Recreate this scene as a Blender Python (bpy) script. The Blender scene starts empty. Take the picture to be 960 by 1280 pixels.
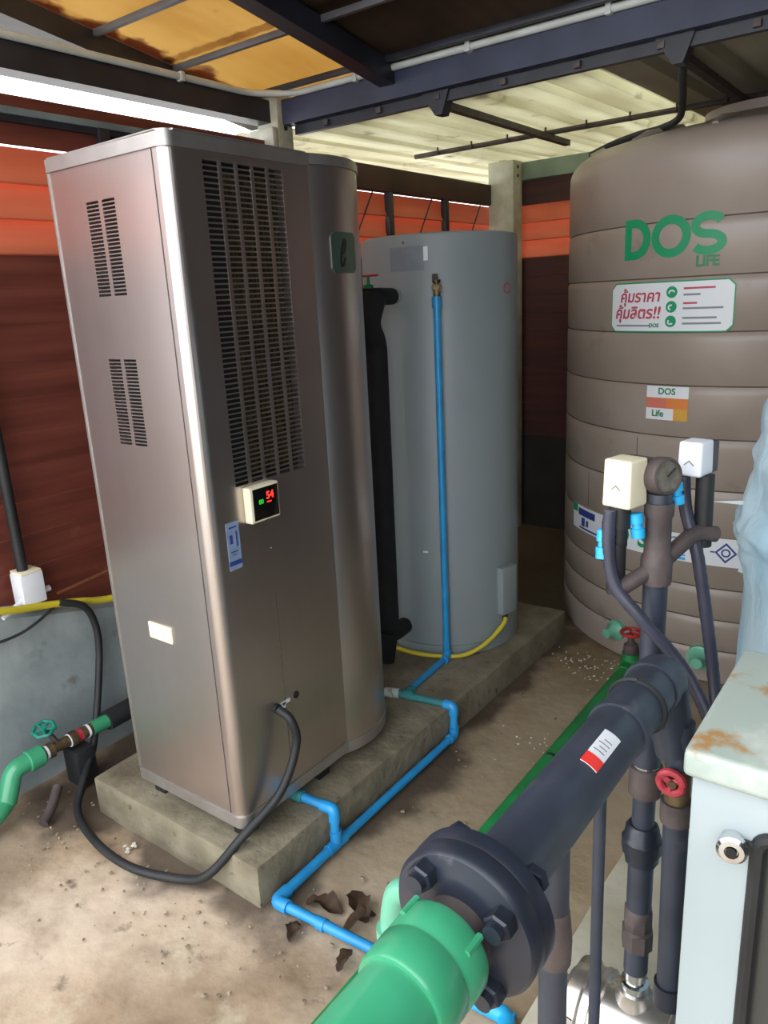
import bpy, bmesh, math, random
from math import sin, cos, pi, radians as R
from mathutils import Vector as V, Matrix, noise as mn
random.seed(7)
S = bpy.context.scene
C = S.collection

# ------------------------------------------------------------ camera, sky, light, exposure
cd = bpy.data.cameras.new('camera'); cam = bpy.data.objects.new('camera', cd); C.objects.link(cam)
cd.sensor_fit = 'HORIZONTAL'; cd.sensor_width = 36; cd.lens = 949/960*36; cd.clip_start = .02
_u = -V((170, 3360, 949)).normalized()
_d = V((736, -305, 949)); _d = (_d-_u*_d.dot(_u)).normalized()
_x = _d.cross(_u).normalized()
if _x[0] < 0: _x = -_x
cx_ = V((_x[0], _d[0], _u[0])); cy_ = -V((_x[1], _d[1], _u[1])); cz_ = -V((_x[2], _d[2], _u[2]))
M = Matrix.Identity(4)
for i in range(3):
    M[i][0] = cx_[i]; M[i][1] = cy_[i]; M[i][2] = cz_[i]
M[2][3] = 1.55
cam.matrix_world = M
S.camera = cam

w = bpy.data.worlds.new('overcast sky'); S.world = w; w.use_nodes = True
bg = w.node_tree.nodes['Background']; bg.inputs[0].default_value = (.93, .96, 1, 1); bg.inputs[1].default_value = 3.6
S.view_settings.view_transform = 'Standard'; S.view_settings.look = 'None'
S.view_settings.gamma = 1; S.view_settings.exposure = 0.38
S.view_settings.use_curve_mapping = False

# ------------------------------------------------------------ helpers
def srgb(r, g, b):
    f = lambda c: (c/255/12.92 if c <= 10.3 else ((c/255+.055)/1.055)**2.4)
    return (f(r), f(g), f(b), 1)

def mat(name, col, col2=None, rough=.5, metal=0, scale=6, bump=0, bscale=None, stretch=(1, 1, 1), detail=5,
        stain=None, sscale=3, slo=.55, shi=.7, trans=0, emit=0, rvar=0, spec=None, coat=0, alpha=1):
    m = bpy.data.materials.new(name); m.use_nodes = True
    nt = m.node_tree; N = nt.nodes; L = nt.links; p = N['Principled BSDF']
    p.inputs['Roughness'].default_value = rough; p.inputs['Metallic'].default_value = metal
    if spec is not None: p.inputs['Specular IOR Level'].default_value = spec
    if coat: p.inputs['Coat Weight'].default_value = coat; p.inputs['Coat Roughness'].default_value = .15
    p.inputs['Base Color'].default_value = col
    tc = N.new('ShaderNodeTexCoord'); mp = N.new('ShaderNodeMapping'); mp.inputs['Scale'].default_value = stretch
    L.new(tc.outputs['Object'], mp.inputs['Vector'])
    out = None
    if col2:
        n = N.new('ShaderNodeTexNoise'); n.inputs['Scale'].default_value = scale; n.inputs['Detail'].default_value = detail
        L.new(mp.outputs[0], n.inputs['Vector'])
        r = N.new('ShaderNodeValToRGB'); r.color_ramp.elements[0].position = .35; r.color_ramp.elements[1].position = .65
        r.color_ramp.elements[0].color = col; r.color_ramp.elements[1].color = col2
        L.new(n.outputs['Fac'], r.inputs[0]); out = r.outputs[0]
        if rvar:
            mr = N.new('ShaderNodeMapRange'); mr.inputs['To Min'].default_value = rough-rvar; mr.inputs['To Max'].default_value = rough+rvar
            L.new(n.outputs['Fac'], mr.inputs[0]); L.new(mr.outputs[0], p.inputs['Roughness'])
    if stain:
        for k, (sc, ss, lo, hi) in enumerate(stain if isinstance(stain, list) else [(stain, sscale, slo, shi)]):
            n = N.new('ShaderNodeTexNoise'); n.inputs['Scale'].default_value = ss; n.inputs['Detail'].default_value = 7
            n.inputs['Roughness'].default_value = .62
            m2 = N.new('ShaderNodeMapping'); m2.inputs['Location'].default_value = (3.1*k+1, 7.7*k, 2)
            L.new(tc.outputs['Object'], m2.inputs[0]); L.new(m2.outputs[0], n.inputs['Vector'])
            r = N.new('ShaderNodeMapRange'); r.inputs['From Min'].default_value = lo; r.inputs['From Max'].default_value = hi
            L.new(n.outputs['Fac'], r.inputs[0])
            mx = N.new('ShaderNodeMix'); mx.data_type = 'RGBA'
            L.new(r.outputs[0], mx.inputs[0])
            if out: L.new(out, mx.inputs[6])
            else: mx.inputs[6].default_value = col
            mx.inputs[7].default_value = sc; out = mx.outputs[2]
    if out: L.new(out, p.inputs['Base Color'])
    if bump:
        n = N.new('ShaderNodeTexNoise'); n.inputs['Scale'].default_value = bscale or scale*3; n.inputs['Detail'].default_value = 6
        L.new(mp.outputs[0], n.inputs['Vector'])
        b = N.new('ShaderNodeBump'); b.inputs['Strength'].default_value = bump; b.inputs['Distance'].default_value = .02
        L.new(n.outputs['Fac'], b.inputs['Height']); L.new(b.outputs[0], p.inputs['Normal'])
    if trans:
        t = N.new('ShaderNodeBsdfTranslucent'); t.inputs[0].default_value = col
        if out: L.new(out, t.inputs[0])
        mx = N.new('ShaderNodeMixShader'); mx.inputs[0].default_value = trans
        o = N['Material Output']; L.new(p.outputs[0], mx.inputs[1]); L.new(t.outputs[0], mx.inputs[2]); L.new(mx.outputs[0], o.inputs[0])
    if emit:
        p.inputs['Emission Color'].default_value = col; p.inputs['Emission Strength'].default_value = emit
    if alpha < 1: p.inputs['Alpha'].default_value = alpha
    return m

def BM(): return bmesh.new()

def box(bm, a, b, bev=0, seg=2, rot=0, piv=None, M4=None):
    a = V(a); b = V(b); c = (a+b)/2; s = b-a
    r = bmesh.ops.create_cube(bm, size=1)['verts']
    bmesh.ops.scale(bm, verts=r, vec=(abs(s.x), abs(s.y), abs(s.z)))
    if bev:
        es = list({e for v in r for e in v.link_edges})
        o = bmesh.ops.bevel(bm, geom=es, offset=bev, segments=seg, profile=.6, affect='EDGES')
        r = [v for v in o['verts']]
        r = list({v for v in r})
    if M4 is not None: bmesh.ops.transform(bm, matrix=M4, verts=r)
    if rot: bmesh.ops.rotate(bm, verts=r, cent=(0, 0, 0), matrix=Matrix.Rotation(rot, 3, 'Z'))
    bmesh.ops.translate(bm, verts=r, vec=c)
    return r

def fillet(pts, rad, n=6):
    pts = [V(p) for p in pts]
    if len(pts) < 3 or rad <= 0: return pts
    o = [pts[0]]
    for i in range(1, len(pts)-1):
        a, b, c = pts[i-1], pts[i], pts[i+1]
        d1 = (a-b); d2 = (c-b); l = min(rad, d1.length*.48, d2.length*.48)
        p = b+d1.normalized()*l; q = b+d2.normalized()*l
        for k in range(n+1):
            t = k/n; o.append(p*(1-t)**2+b*2*t*(1-t)+q*t*t)
    o.append(pts[-1]); return o

def spline(pts, n=8):
    P = [V(p) for p in pts]; P = [P[0]*2-P[1]]+P+[P[-1]*2-P[-2]]
    o = []
    for i in range(1, len(P)-2):
        a, b, c, d = P[i-1:i+3]
        for k in range(n):
            t = k/n
            o.append(.5*((2*b)+(c-a)*t+(2*a-5*b+4*c-d)*t*t+(3*b-a-3*c+d)*t**3))
    o.append(P[-2]); return o

def tube(bm, pts, r, seg=14, caps=True, hollow=0):
    pts = [V(p) for p in pts]
    rr = r if isinstance(r, (list, tuple)) else [r]*len(pts)
    rings = []; nrm = None
    for i, p in enumerate(pts):
        if i == 0: t = pts[1]-p
        elif i == len(pts)-1: t = p-pts[i-1]
        else: t = (pts[i+1]-p).normalized()+(p-pts[i-1]).normalized()
        t.normalize()
        if nrm is None:
            nrm = t.orthogonal().normalized()
        else:
            nrm = (nrm-t*nrm.dot(t))
            if nrm.length < 1e-6: nrm = t.orthogonal()
            nrm.normalize()
        bn = t.cross(nrm)
        rings.append([bm.verts.new(p+(nrm*cos(2*pi*k/seg)+bn*sin(2*pi*k/seg))*rr[i]) for k in range(seg)])
    for a, b in zip(rings, rings[1:]):
        for k in range(seg):
            bm.faces.new((a[k], a[(k+1) % seg], b[(k+1) % seg], b[k]))
    if caps:
        bm.faces.new(rings[0][::-1]); bm.faces.new(rings[-1])
    return rings

def cyl(bm, a, b, r, seg=24, r2=None):
    return tube(bm, [a, b], [r, r if r2 is None else r2], seg)

def rings_axis(bm, a, d, prof, seg=32):
    """solid of revolution: prof = [(distance along d, radius)...] from point a"""
    a = V(a); d = V(d).normalized(); n = d.orthogonal().normalized(); b = d.cross(n)
    rs = []
    for (t, r) in prof:
        rs.append([bm.verts.new(a+d*t+(n*cos(2*pi*k/seg)+b*sin(2*pi*k/seg))*max(r, 1e-4)) for k in range(seg)])
    for p, q in zip(rs, rs[1:]):
        for k in range(seg): bm.faces.new((p[k], p[(k+1) % seg], q[(k+1) % seg], q[k]))
    bm.faces.new(rs[0][::-1]); bm.faces.new(rs[-1])

def lathe(bm, c, prof, seg=64):
    rings_axis(bm, c, (0, 0, 1), [(z, r) for r, z in prof], seg)

def wp(o):
    p = V((0, 0, 0))
    while o: p += o.location; o = o.parent
    return p

def obj(name, bm, m, parent=None, smooth=38, loc=None, kind=None, label=None):
    bmesh.ops.recalc_face_normals(bm, faces=bm.faces)
    if smooth:
        for f in bm.faces: f.smooth = True
        lim = R(smooth)
        for e in bm.edges:
            if len(e.link_faces) == 2 and e.calc_face_angle(0) > lim: e.smooth = False
    if parent is not None: off = wp(parent); l = V((0, 0, 0))
    else:
        xs = [v.co for v in bm.verts]
        off = V(loc) if loc is not None else V(((min(v.x for v in xs)+max(v.x for v in xs))/2, (min(v.y for v in xs)+max(v.y for v in xs))/2, min(v.z for v in xs)))
        l = off
    for v in bm.verts: v.co -= off
    me = bpy.data.meshes.new(name); bm.to_mesh(me); bm.free()
    if m: me.materials.append(m)
    o = bpy.data.objects.new(name, me); o.location = l; o.parent = parent
    C.objects.link(o)
    if kind: o['kind'] = kind
    if label: o['label'] = label
    return o

def tag(o, label, cat, group=None):
    o['label'] = label; o['category'] = cat
    if group: o['group'] = group
    return o

def thing(name, loc, label, cat, group=None):
    o = bpy.data.objects.new(name, None); o.location = loc; o.empty_display_size = .05
    C.objects.link(o); return tag(o, label, cat, group)

def struct(name, loc=(0, 0, 0)):
    o = bpy.data.objects.new(name, None); o.location = loc; C.objects.link(o); o['kind'] = 'structure'; return o

def cut(o, bmc):
    me = bpy.data.meshes.new('cutter'); bmesh.ops.recalc_face_normals(bmc, faces=bmc.faces)
    off = wp(o.parent)+o.location if o.parent else o.location
    for v in bmc.verts: v.co -= off
    bmc.to_mesh(me); bmc.free()
    c = bpy.data.objects.new('cutter', me); C.objects.link(c); c.location = off
    md = o.modifiers.new('b', 'BOOLEAN'); md.object = c; md.operation = 'DIFFERENCE'; md.solver = 'EXACT'
    bpy.context.view_layer.update()
    dg = bpy.context.evaluated_depsgraph_get()
    nm = bpy.data.meshes.new_from_object(o.evaluated_get(dg))
    o.modifiers.clear(); o.data = nm
    bpy.data.objects.remove(c); bpy.data.meshes.remove(me)

def text_bm(s, size, bold=0, shear=0, spacing=1, align='CENTER', extr=.0006):
    cu = bpy.data.curves.new('t', 'FONT'); cu.body = s; cu.size = size; cu.offset = bold; cu.shear = shear
    cu.align_x = align; cu.align_y = 'CENTER'; cu.space_character = spacing; cu.extrude = extr
    cu.resolution_u = 3
    o = bpy.data.objects.new('t', cu); C.objects.link(o); bpy.context.view_layer.update()
    me = bpy.data.meshes.new_from_object(o.evaluated_get(bpy.context.evaluated_depsgraph_get()))
    bm = BM(); bm.from_mesh(me)
    bpy.data.objects.remove(o); bpy.data.curves.remove(cu); bpy.data.meshes.remove(me)
    return bm

def place_flat(bm, origin, ux, uz):
    """maps text x -> ux, y -> uz, z -> outward"""
    ux = V(ux).normalized(); uz = V(uz).normalized(); n = ux.cross(uz); o = V(origin)
    for v in bm.verts: v.co = o+ux*v.co.x+uz*v.co.y+n*v.co.z

def wrap_cyl(bm, c, r, ang, z, tilt=0):
    """wraps flat (x,y) geometry round a vertical cylinder, x=0 at angle ang (degrees)"""
    if max((v.co.x for v in bm.verts), default=0)-min((v.co.x for v in bm.verts), default=0) > .2:
        pass
    for v in bm.verts:
        x, y, d = v.co
        a = R(ang)+x/r
        v.co = V((c[0]+(r+d)*cos(a), c[1]+(r+d)*sin(a), z+y+x*tilt))

def cpatch(bm, x0, x1, y0, y1, d0=0, d1=.0008, n=14, cr=0):
    """flat patch in text space, split in columns so that it can wrap; rounded corners by cr"""
    cols = []
    for i in range(n+1):
        x = x0+(x1-x0)*i/n
        e = min(x-x0, x1-x); dy = 0
        if cr and e < cr: dy = cr-math.sqrt(max(cr*cr-(cr-e)**2, 0))
        cols.append([bm.verts.new((x, y, d)) for (y, d) in ((y0+dy, d0), (y0+dy, d1), (y1-dy, d1), (y1-dy, d0))])
    for a, b in zip(cols, cols[1:]):
        for k in range(4): bm.faces.new((a[k], a[(k+1) % 4], b[(k+1) % 4], b[k]))
    bm.faces.new(cols[0]); bm.faces.new(cols[-1][::-1])

def stroke(bm, pts, w, d0=.001, d1=.003, closed=False):
    """thick flat line in text space"""
    n = len(pts); L_ = []; Rr = []
    for i in range(n):
        if closed: a = V(pts[(i-1) % n]); b = V(pts[(i+1) % n])
        else: a = V(pts[max(i-1, 0)]); b = V(pts[min(i+1, n-1)])
        p = V(pts[i]); t = (((p-a).normalized() if (p-a).length > 1e-7 else V((0, 0)))+((b-p).normalized() if (b-p).length > 1e-7 else V((0, 0)))).normalized(); nn = V((-t.y, t.x))
        k = 1.0
        if closed or 0 < i < n-1:
            t1 = (p-V(pts[(i-1) % n])).normalized(); c = max(t1.dot(t), .6); k = 1/c
        L_.append(p+nn*w/2*k); Rr.append(p-nn*w/2*k)
    ring = [[bm.verts.new((q.x, q.y, d)) for (q, d) in ((L_[i], d0), (L_[i], d1), (Rr[i], d1), (Rr[i], d0))] for i in range(n)]
    m = n if closed else n-1
    for i in range(m):
        a = ring[i]; b = ring[(i+1) % n]
        for k in range(4): bm.faces.new((a[k], a[(k+1) % 4], b[(k+1) % 4], b[k]))
    if not closed: bm.faces.new(ring[0]); bm.faces.new(ring[-1][::-1])

def hexhead(bm, p, d, r, h):
    rings_axis(bm, p, d, [(0, r*.95), (.001, r), (h-.002, r), (h, r*.86)], 6)

# ------------------------------------------------------------ materials
K = {}
K['floor'] = mat('dirty concrete floor', srgb(202, 184, 164), srgb(170, 148, 122), rough=.8, scale=2.2, bump=.35, bscale=14,
                 stain=[(srgb(106, 84, 60), 1.6, .50, .72), (srgb(132, 74, 42), 1.9, .60, .72), (srgb(60, 48, 38), 9, .62, .74), (srgb(196, 184, 160), 5, .56, .75)])
K['plinth'] = mat('plinth concrete', srgb(136, 128, 108), srgb(108, 100, 82), rough=.85, scale=7, bump=.35, bscale=30,
                  stain=[(srgb(88, 78, 62), 4, .56, .75), (srgb(70, 60, 48), 22, .62, .72)])
K['plaster'] = mat('low wall plaster', srgb(150, 158, 158), srgb(120, 130, 132), rough=.85, scale=4, bump=.15, bscale=18,
                   stain=[(srgb(92, 82, 70), 6, .6, .75)])
K['post'] = mat('painted concrete post', srgb(190, 190, 178), srgb(160, 160, 140), rough=.8, scale=9, bump=.2)
K['plank'] = mat('dark red painted plank', srgb(112, 56, 42), srgb(88, 38, 29), rough=.6, scale=2.5, stretch=(3, .6, 9), bump=.1,
                 stain=[(srgb(150, 100, 78), 3, .62, .8)])
K['louver'] = mat('orange louver slat', srgb(218, 136, 104), srgb(206, 122, 90), rough=.55, scale=2, stretch=(2, .7, 6), trans=.34)
K['steelblack'] = mat('black painted steel', srgb(26, 28, 36), srgb(40, 42, 52), rough=.45, scale=8, bump=.03)
K['steelnavy'] = mat('navy painted steel', srgb(38, 44, 66), srgb(52, 58, 80), rough=.5, scale=5, bump=.03)
K['brownwood'] = mat('dark brown top rail', srgb(70, 44, 34), srgb(56, 34, 26), rough=.7, scale=4)
K['greybluerail'] = mat('grey blue rail', srgb(120, 134, 138), srgb(96, 110, 114), rough=.6, scale=6)
K['greenrail'] = mat('pale green beam', srgb(128, 146, 124), srgb(104, 120, 104), rough=.65, scale=5)
K['roofyellow'] = mat('yellowed fibreglass sheet', srgb(224, 200, 144), srgb(208, 176, 110), rough=.6, scale=1.6, trans=.42,
                      stain=[(srgb(176, 120, 60), 3.2, .62, .8)])
K['roofbrown'] = mat('dark brown roof sheet', srgb(70, 56, 46), srgb(52, 40, 34), rough=.85, scale=3, spec=.1)
K['roofwhite'] = mat('cream roof sheet', srgb(222, 220, 200), srgb(200, 196, 172), rough=.6, scale=2, stretch=(4, .6, 1), trans=.52,
                     stain=[(srgb(120, 104, 80), 5, .6, .78)])
K['steel'] = mat('brushed stainless steel', srgb(196, 188, 185), srgb(191, 183, 180), rough=.31, metal=.95, scale=2.2, stretch=(5, 5, .25), detail=2, rvar=.012,
                 stain=[(srgb(178, 164, 155), 1.3, .45, .85)])
K['steeldull'] = mat('dull stainless edge', srgb(180, 178, 176), srgb(166, 162, 158), rough=.40, metal=.85, scale=12, rvar=.06)
K['dark'] = mat('dark interior', srgb(22, 20, 18), rough=.8)
K['fins'] = mat('coil fins', srgb(120, 110, 84), srgb(60, 54, 40), rough=.45, metal=.7, scale=30, stretch=(1, 8, 1))
K['greytank'] = mat('grey enamel tank', srgb(130, 139, 142), srgb(124, 133, 136), rough=.42, scale=2, bump=.01)
K['greytank2'] = mat('grey plastic cover', srgb(128, 136, 138), rough=.5)
K['label_grey'] = mat('grey rating label', srgb(122, 132, 142), srgb(112, 122, 132), rough=.4, scale=20)
K['dos'] = mat('tan plastic tank', srgb(154, 142, 133), srgb(143, 130, 119), rough=.36, scale=3, bump=.02, stain=[(srgb(112, 98, 84), 5, .62, .8)])
K['dosgroove'] = mat('dark tank groove', srgb(80, 68, 58), rough=.8)  # darker brown for the grooves and seams
K['green'] = mat('green print', srgb(0, 140, 92), rough=.5)
K['greendk'] = mat('dark green print', srgb(40, 120, 80), rough=.5)
K['white'] = mat('white sticker', srgb(214, 218, 222), rough=.45)
K['red'] = mat('red print', srgb(176, 60, 80), rough=.5)
K['navyprint'] = mat('navy print', srgb(44, 60, 130), rough=.5)
K['greyprint'] = mat('grey print', srgb(120, 124, 130), rough=.5)
K['orange'] = mat('orange print', srgb(206, 120, 50), rough=.5)
K['salmon'] = mat('salmon print', srgb(196, 110, 92), rough=.5)
K['yellowp'] = mat('amber print', srgb(200, 150, 50), rough=.5)
K['blue'] = mat('blue pvc', srgb(40, 146, 206), srgb(34, 130, 190), rough=.38, scale=12)
K['blued'] = mat('dusty teal pvc', srgb(50, 128, 128), srgb(44, 110, 116), rough=.5, scale=14)
K['ppr'] = mat('green ppr pipe', srgb(60, 152, 112), srgb(52, 138, 98), rough=.3, scale=10, coat=.3)
K['pprmid'] = mat('green floor pipe', srgb(26, 132, 66), srgb(22, 112, 56), rough=.5, scale=10)
K['pprpale'] = mat('pale green ppr', srgb(110, 178, 150), srgb(92, 160, 132), rough=.4, scale=10)
K['teal'] = mat('teal valve handle', srgb(20, 140, 120), srgb(16, 110, 96), rough=.4, scale=20)
K['pvcdark'] = mat('dark grey blue pipe', srgb(52, 58, 71), srgb(42, 47, 58), rough=.40, scale=14, bump=.03, rvar=.08, stain=[(srgb(104, 98, 94), 9, .6, .8)])
K['flange'] = mat('near black flange', srgb(36, 41, 54), srgb(28, 32, 42), rough=.36, scale=10, bump=.02, stain=[(srgb(90, 92, 100), 12, .64, .8)])
K['iron'] = mat('brownish dirty fitting', srgb(84, 72, 70), srgb(60, 54, 54), rough=.6, scale=16, bump=.15)
K['brass'] = mat('dirty brass', srgb(120, 104, 76), srgb(84, 72, 56), rough=.5, metal=.7, scale=30, bump=.1)
K['chrome'] = mat('chrome', srgb(210, 212, 214), rough=.18, metal=1)
K['pump'] = mat('pump stainless', srgb(214, 210, 204), srgb(190, 186, 180), rough=.28, metal=.9, scale=12, rvar=.06)
K['motor'] = mat('navy motor', srgb(34, 42, 84), rough=.45)
K['rubber'] = mat('black rubber', srgb(22, 24, 26), srgb(34, 36, 38), rough=.6, scale=10)
K['conduit'] = mat('grey black corrugated conduit', srgb(44, 46, 58), srgb(60, 60, 76), rough=.4, scale=12)
K['foam'] = mat('black foam insulation', srgb(16, 17, 19), srgb(26, 27, 30), rough=.85, scale=20, bump=.1)
K['cream'] = mat('cream plastic', srgb(232, 224, 196), srgb(224, 214, 184), rough=.4, scale=8)
K['whitep'] = mat('white plastic', srgb(226, 230, 236), srgb(214, 218, 226), rough=.4, scale=8)
K['redp'] = mat('red plastic', srgb(170, 34, 40), rough=.4)
K['redm'] = mat('red painted metal', srgb(190, 60, 74), srgb(150, 40, 50), rough=.5, scale=30)
K['yellowh'] = mat('yellow hose', srgb(206, 190, 50), srgb(186, 172, 44), rough=.5, scale=10)
K['copper'] = mat('copper tube', srgb(184, 120, 92), rough=.4, metal=.8)
K['box'] = mat('pale grey green enamel', srgb(160, 170, 172), srgb(152, 163, 165), rough=.38, scale=3, stain=[(srgb(168, 136, 92), 7, .66, .74)])
K['boxtop'] = mat('pale enamel lid with rust', srgb(160, 171, 162), srgb(152, 164, 155), rough=.45, scale=3, stain=[(srgb(158, 122, 76), 9, .565, .64), (srgb(214, 216, 206), 4, .5, .7)])
K['film'] = mat('pale blue plastic film', srgb(196, 216, 224), srgb(164, 198, 214), rough=.3, scale=9, stretch=(1, 1, .4), trans=.3, bump=.5, bscale=20)
K['filmw'] = mat('milky plastic film', srgb(206, 218, 220), rough=.35, trans=.4)
K['badge'] = mat('dark green badge', srgb(52, 68, 60), rough=.28, coat=.4)
K['badgeprint'] = mat('black badge print', srgb(16, 18, 16), rough=.4)
K['bluelabel'] = mat('pale blue sticker', srgb(130, 148, 176), srgb(116, 134, 164), rough=.45, scale=30)
K['glassdark'] = mat('display glass', srgb(16, 18, 18), rough=.12)
K['ledred'] = mat('red led', (1, .03, .02, 1), emit=1.3)
K['ledgreen'] = mat('green led', (.03, .45, .03, 1), emit=.5)
K['leaf'] = mat('dry leaf', srgb(104, 82, 62), srgb(72, 56, 44), rough=.7, scale=20)
K['grit'] = mat('grit', srgb(160, 148, 128), srgb(116, 100, 82), rough=.9, scale=50)
K['litter'] = mat('pale litter', srgb(206, 204, 190), rough=.6)
K['bluefit'] = mat('light blue fitting', srgb(40, 166, 222), rough=.4)
K['conc2'] = mat('pale pump base concrete', srgb(186, 182, 164), srgb(166, 160, 140), rough=.8, scale=6, bump=.2)
K['whiteconduit'] = mat('white pvc conduit', srgb(196, 202, 200), srgb(180, 186, 182), rough=.5, scale=9)
K['window'] = mat('dim window pane', srgb(52, 56, 54), rough=.25, coat=.3)

# ------------------------------------------------------------ floor
def floor_dirt_shade(m):
    nt = m.node_tree; N = nt.nodes; L = nt.links; p = N['Principled BSDF']
    src = p.inputs['Base Color'].links[0].from_socket
    tc = N.new('ShaderNodeTexCoord'); sp = N.new('ShaderNodeSeparateXYZ'); L.new(tc.outputs['Object'], sp.inputs[0])
    nz = N.new('ShaderNodeTexNoise'); nz.inputs['Scale'].default_value = 4.5; nz.inputs['Detail'].default_value = 8; L.new(tc.outputs['Object'], nz.inputs['Vector'])
    def mth(op, a, b=None, c=None):
        n = N.new('ShaderNodeMath'); n.operation = op
        for i, v in enumerate((a, b, c)):
            if v is None: continue
            if isinstance(v, (int, float)): n.inputs[i].default_value = v
            else: L.new(v, n.inputs[i])
        return n.outputs[0]
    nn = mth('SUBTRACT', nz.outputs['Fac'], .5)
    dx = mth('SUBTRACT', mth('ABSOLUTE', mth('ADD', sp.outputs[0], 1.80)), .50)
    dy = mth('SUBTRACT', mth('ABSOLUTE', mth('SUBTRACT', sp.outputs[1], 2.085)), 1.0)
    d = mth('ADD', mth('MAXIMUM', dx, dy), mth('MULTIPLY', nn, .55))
    def mr(v, a, b, lo, hi):
        n = N.new('ShaderNodeMapRange'); n.inputs[1].default_value = a; n.inputs[2].default_value = b; n.inputs[3].default_value = lo; n.inputs[4].default_value = hi
        n.interpolation_type = 'SMOOTHSTEP'; L.new(v, n.inputs[0]); return n.outputs[0]
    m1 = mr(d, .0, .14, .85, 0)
    m2 = mr(mth('ADD', sp.outputs[1], mth('MULTIPLY', nn, .9)), 1.1, 1.45, 0, .62)
    m3 = mr(mth('ADD', sp.outputs[0], mth('MULTIPLY', nn, 1.2)), -1.85, -2.15, 0, .5)
    back_shade = mr(mth('ADD', sp.outputs[1], mth('MULTIPLY', nn, .4)), 3.0, 3.35, 0, .85)  # painted shade: floor colour darkens towards the back wall
    out = src
    for msk, col in ((m2, srgb(120, 106, 78)), (back_shade, srgb(56, 46, 38)), (m3, srgb(104, 84, 62)), (m1, srgb(58, 46, 36))):
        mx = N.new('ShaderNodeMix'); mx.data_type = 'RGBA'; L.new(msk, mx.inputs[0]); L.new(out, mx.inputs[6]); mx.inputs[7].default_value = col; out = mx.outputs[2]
    L.new(out, p.inputs['Base Color'])
floor_dirt_shade(K['floor'])
bm = BM()
nx, ny = 150, 150
x0, x1, y0, y1 = -2.6, 1.6, -.8, 4.8
g = []
for j in range(ny+1):
    row = []
    for i in range(nx+1):
        x = x0+(x1-x0)*i/nx; y = y0+(y1-y0)*j/ny
        h = mn.noise(V((x*1.3, y*1.3, 0)))*.008+mn.noise(V((x*6, y*6, 3)))*.004+mn.noise(V((x*17, y*17, 3)))*.0018
        row.append(bm.verts.new((x, y, h-.008)))
    g.append(row)
for j in range(ny):
    for i in range(nx): bm.faces.new((g[j][i], g[j][i+1], g[j+1][i+1], g[j+1][i]))
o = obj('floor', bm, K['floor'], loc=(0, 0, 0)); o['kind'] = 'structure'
bm = BM(); box(bm, (-9, -9, -.25), (9, 12, -.03))
K['earth'] = mat('ground outside', srgb(176, 166, 150), srgb(150, 142, 124), rough=.9, scale=1.5)
o = obj('ground', bm, K['earth'], loc=(0, 0, -.2)); o['kind'] = 'structure'

# ------------------------------------------------------------ left wall
WL = -2.45
wl = struct('wall_left', (WL, 2, 0))
bm = BM()   # low plaster wall with sagging top
n = 60; ys = [.1+4.6*i/n for i in range(n+1)]; prev = None
for y in ys:
    zt = .66-.30*max(0, min(1, (y-.95)/.65))**1.0*.55
    f = .015*mn.noise(V((y*2, 1, 0)))
    ring = [bm.verts.new(q) for q in ((WL-.12, y, -.03), (WL-.12, y, zt), (WL+.0+f, y, zt), (WL+.045+f, y, zt-.03), (WL+.06+f, y, .3), (WL+.075+f, y, -.03))]
    if prev:
        for k in range(6): bm.faces.new((prev[k], prev[(k+1) % 6], ring[(k+1) % 6], ring[k]))
    else: bm.faces.new(ring)
    prev = ring
bm.faces.new(prev[::-1])
obj('plaster_base', bm, K['plaster'], wl, smooth=50)
pz = [1.745-.114*k for k in range(12)]
for (ya, yb) in ((.1, 2.56), (2.66, 4.6)):
    for k, z in enumerate(pz):       # overlapping siding boards
        bm = BM(); t = random.uniform(-.002, .002)
        M4 = Matrix.Rotation(R(3.2), 4, 'Y')
        box(bm, (WL-.03+t, ya, z-.122), (WL-.012+t, yb, z+.004), bev=.002, seg=1, M4=M4)
        obj('plank', bm, K['plank'], wl)
    for k in range(3):               # tilted louver slats, daylight between them
        z = 1.795+.107*k
        bm = BM(); box(bm, (-.006, -(yb-ya)/2, -.062), (.006, (yb-ya)/2, .062), bev=.002, seg=1, M4=Matrix.Rotation(R(-24), 4, 'Y'))
        bmesh.ops.translate(bm, verts=bm.verts, vec=(WL-.03, (ya+yb)/2, z))
        obj('louver_slat', bm, K['louver'], wl)
bm = BM(); box(bm, (WL-.03, .1, 2.068), (WL-.012, 2.56, 2.155), bev=.003); obj('top_plank', bm, K['plank'], wl)
bm = BM(); box(bm, (WL-.02, .1, 2.150), (WL+.012, 2.56, 2.172), bev=.003); obj('rail', bm, K['greybluerail'], wl, label='grey blue steel rail')
bm = BM(); box(bm, (WL-.02, .1, 2.130), (WL+.006, 2.56, 2.150)); obj('rail', bm, K['steelblack'], wl)
bm = BM(); box(bm, (WL-.03, .1, 2.172), (WL-.012, 2.56, 2.212), bev=.003); obj('top_plank', bm, K['plank'], wl)
bm = BM(); box(bm, (WL-.03, 2.6, 2.065), (WL+.02, 4.5, 2.18), bev=.003); obj('top_beam', bm, K['brownwood'], wl)
for y, zt in ((.62, 2.15), (1.735, 2.15), (3.39, 2.08), (3.93, 2.08)):
    bm = BM(); box(bm, (WL-.012, y-.02, .55), (WL+.018, y+.02, zt), bev=.002); obj('wall_stud', bm, K['steelblack'], wl)
for y in (3.2, 3.74, 4.28):
    bm = BM(); cyl(bm, (WL+.005, y-.1, 1.84), (WL+.005, y+.05, 2.06), .004, 6); obj('brace_shadow', bm, K['steelblack'], wl)  # dark rods standing in for shadows of braces outside
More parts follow.
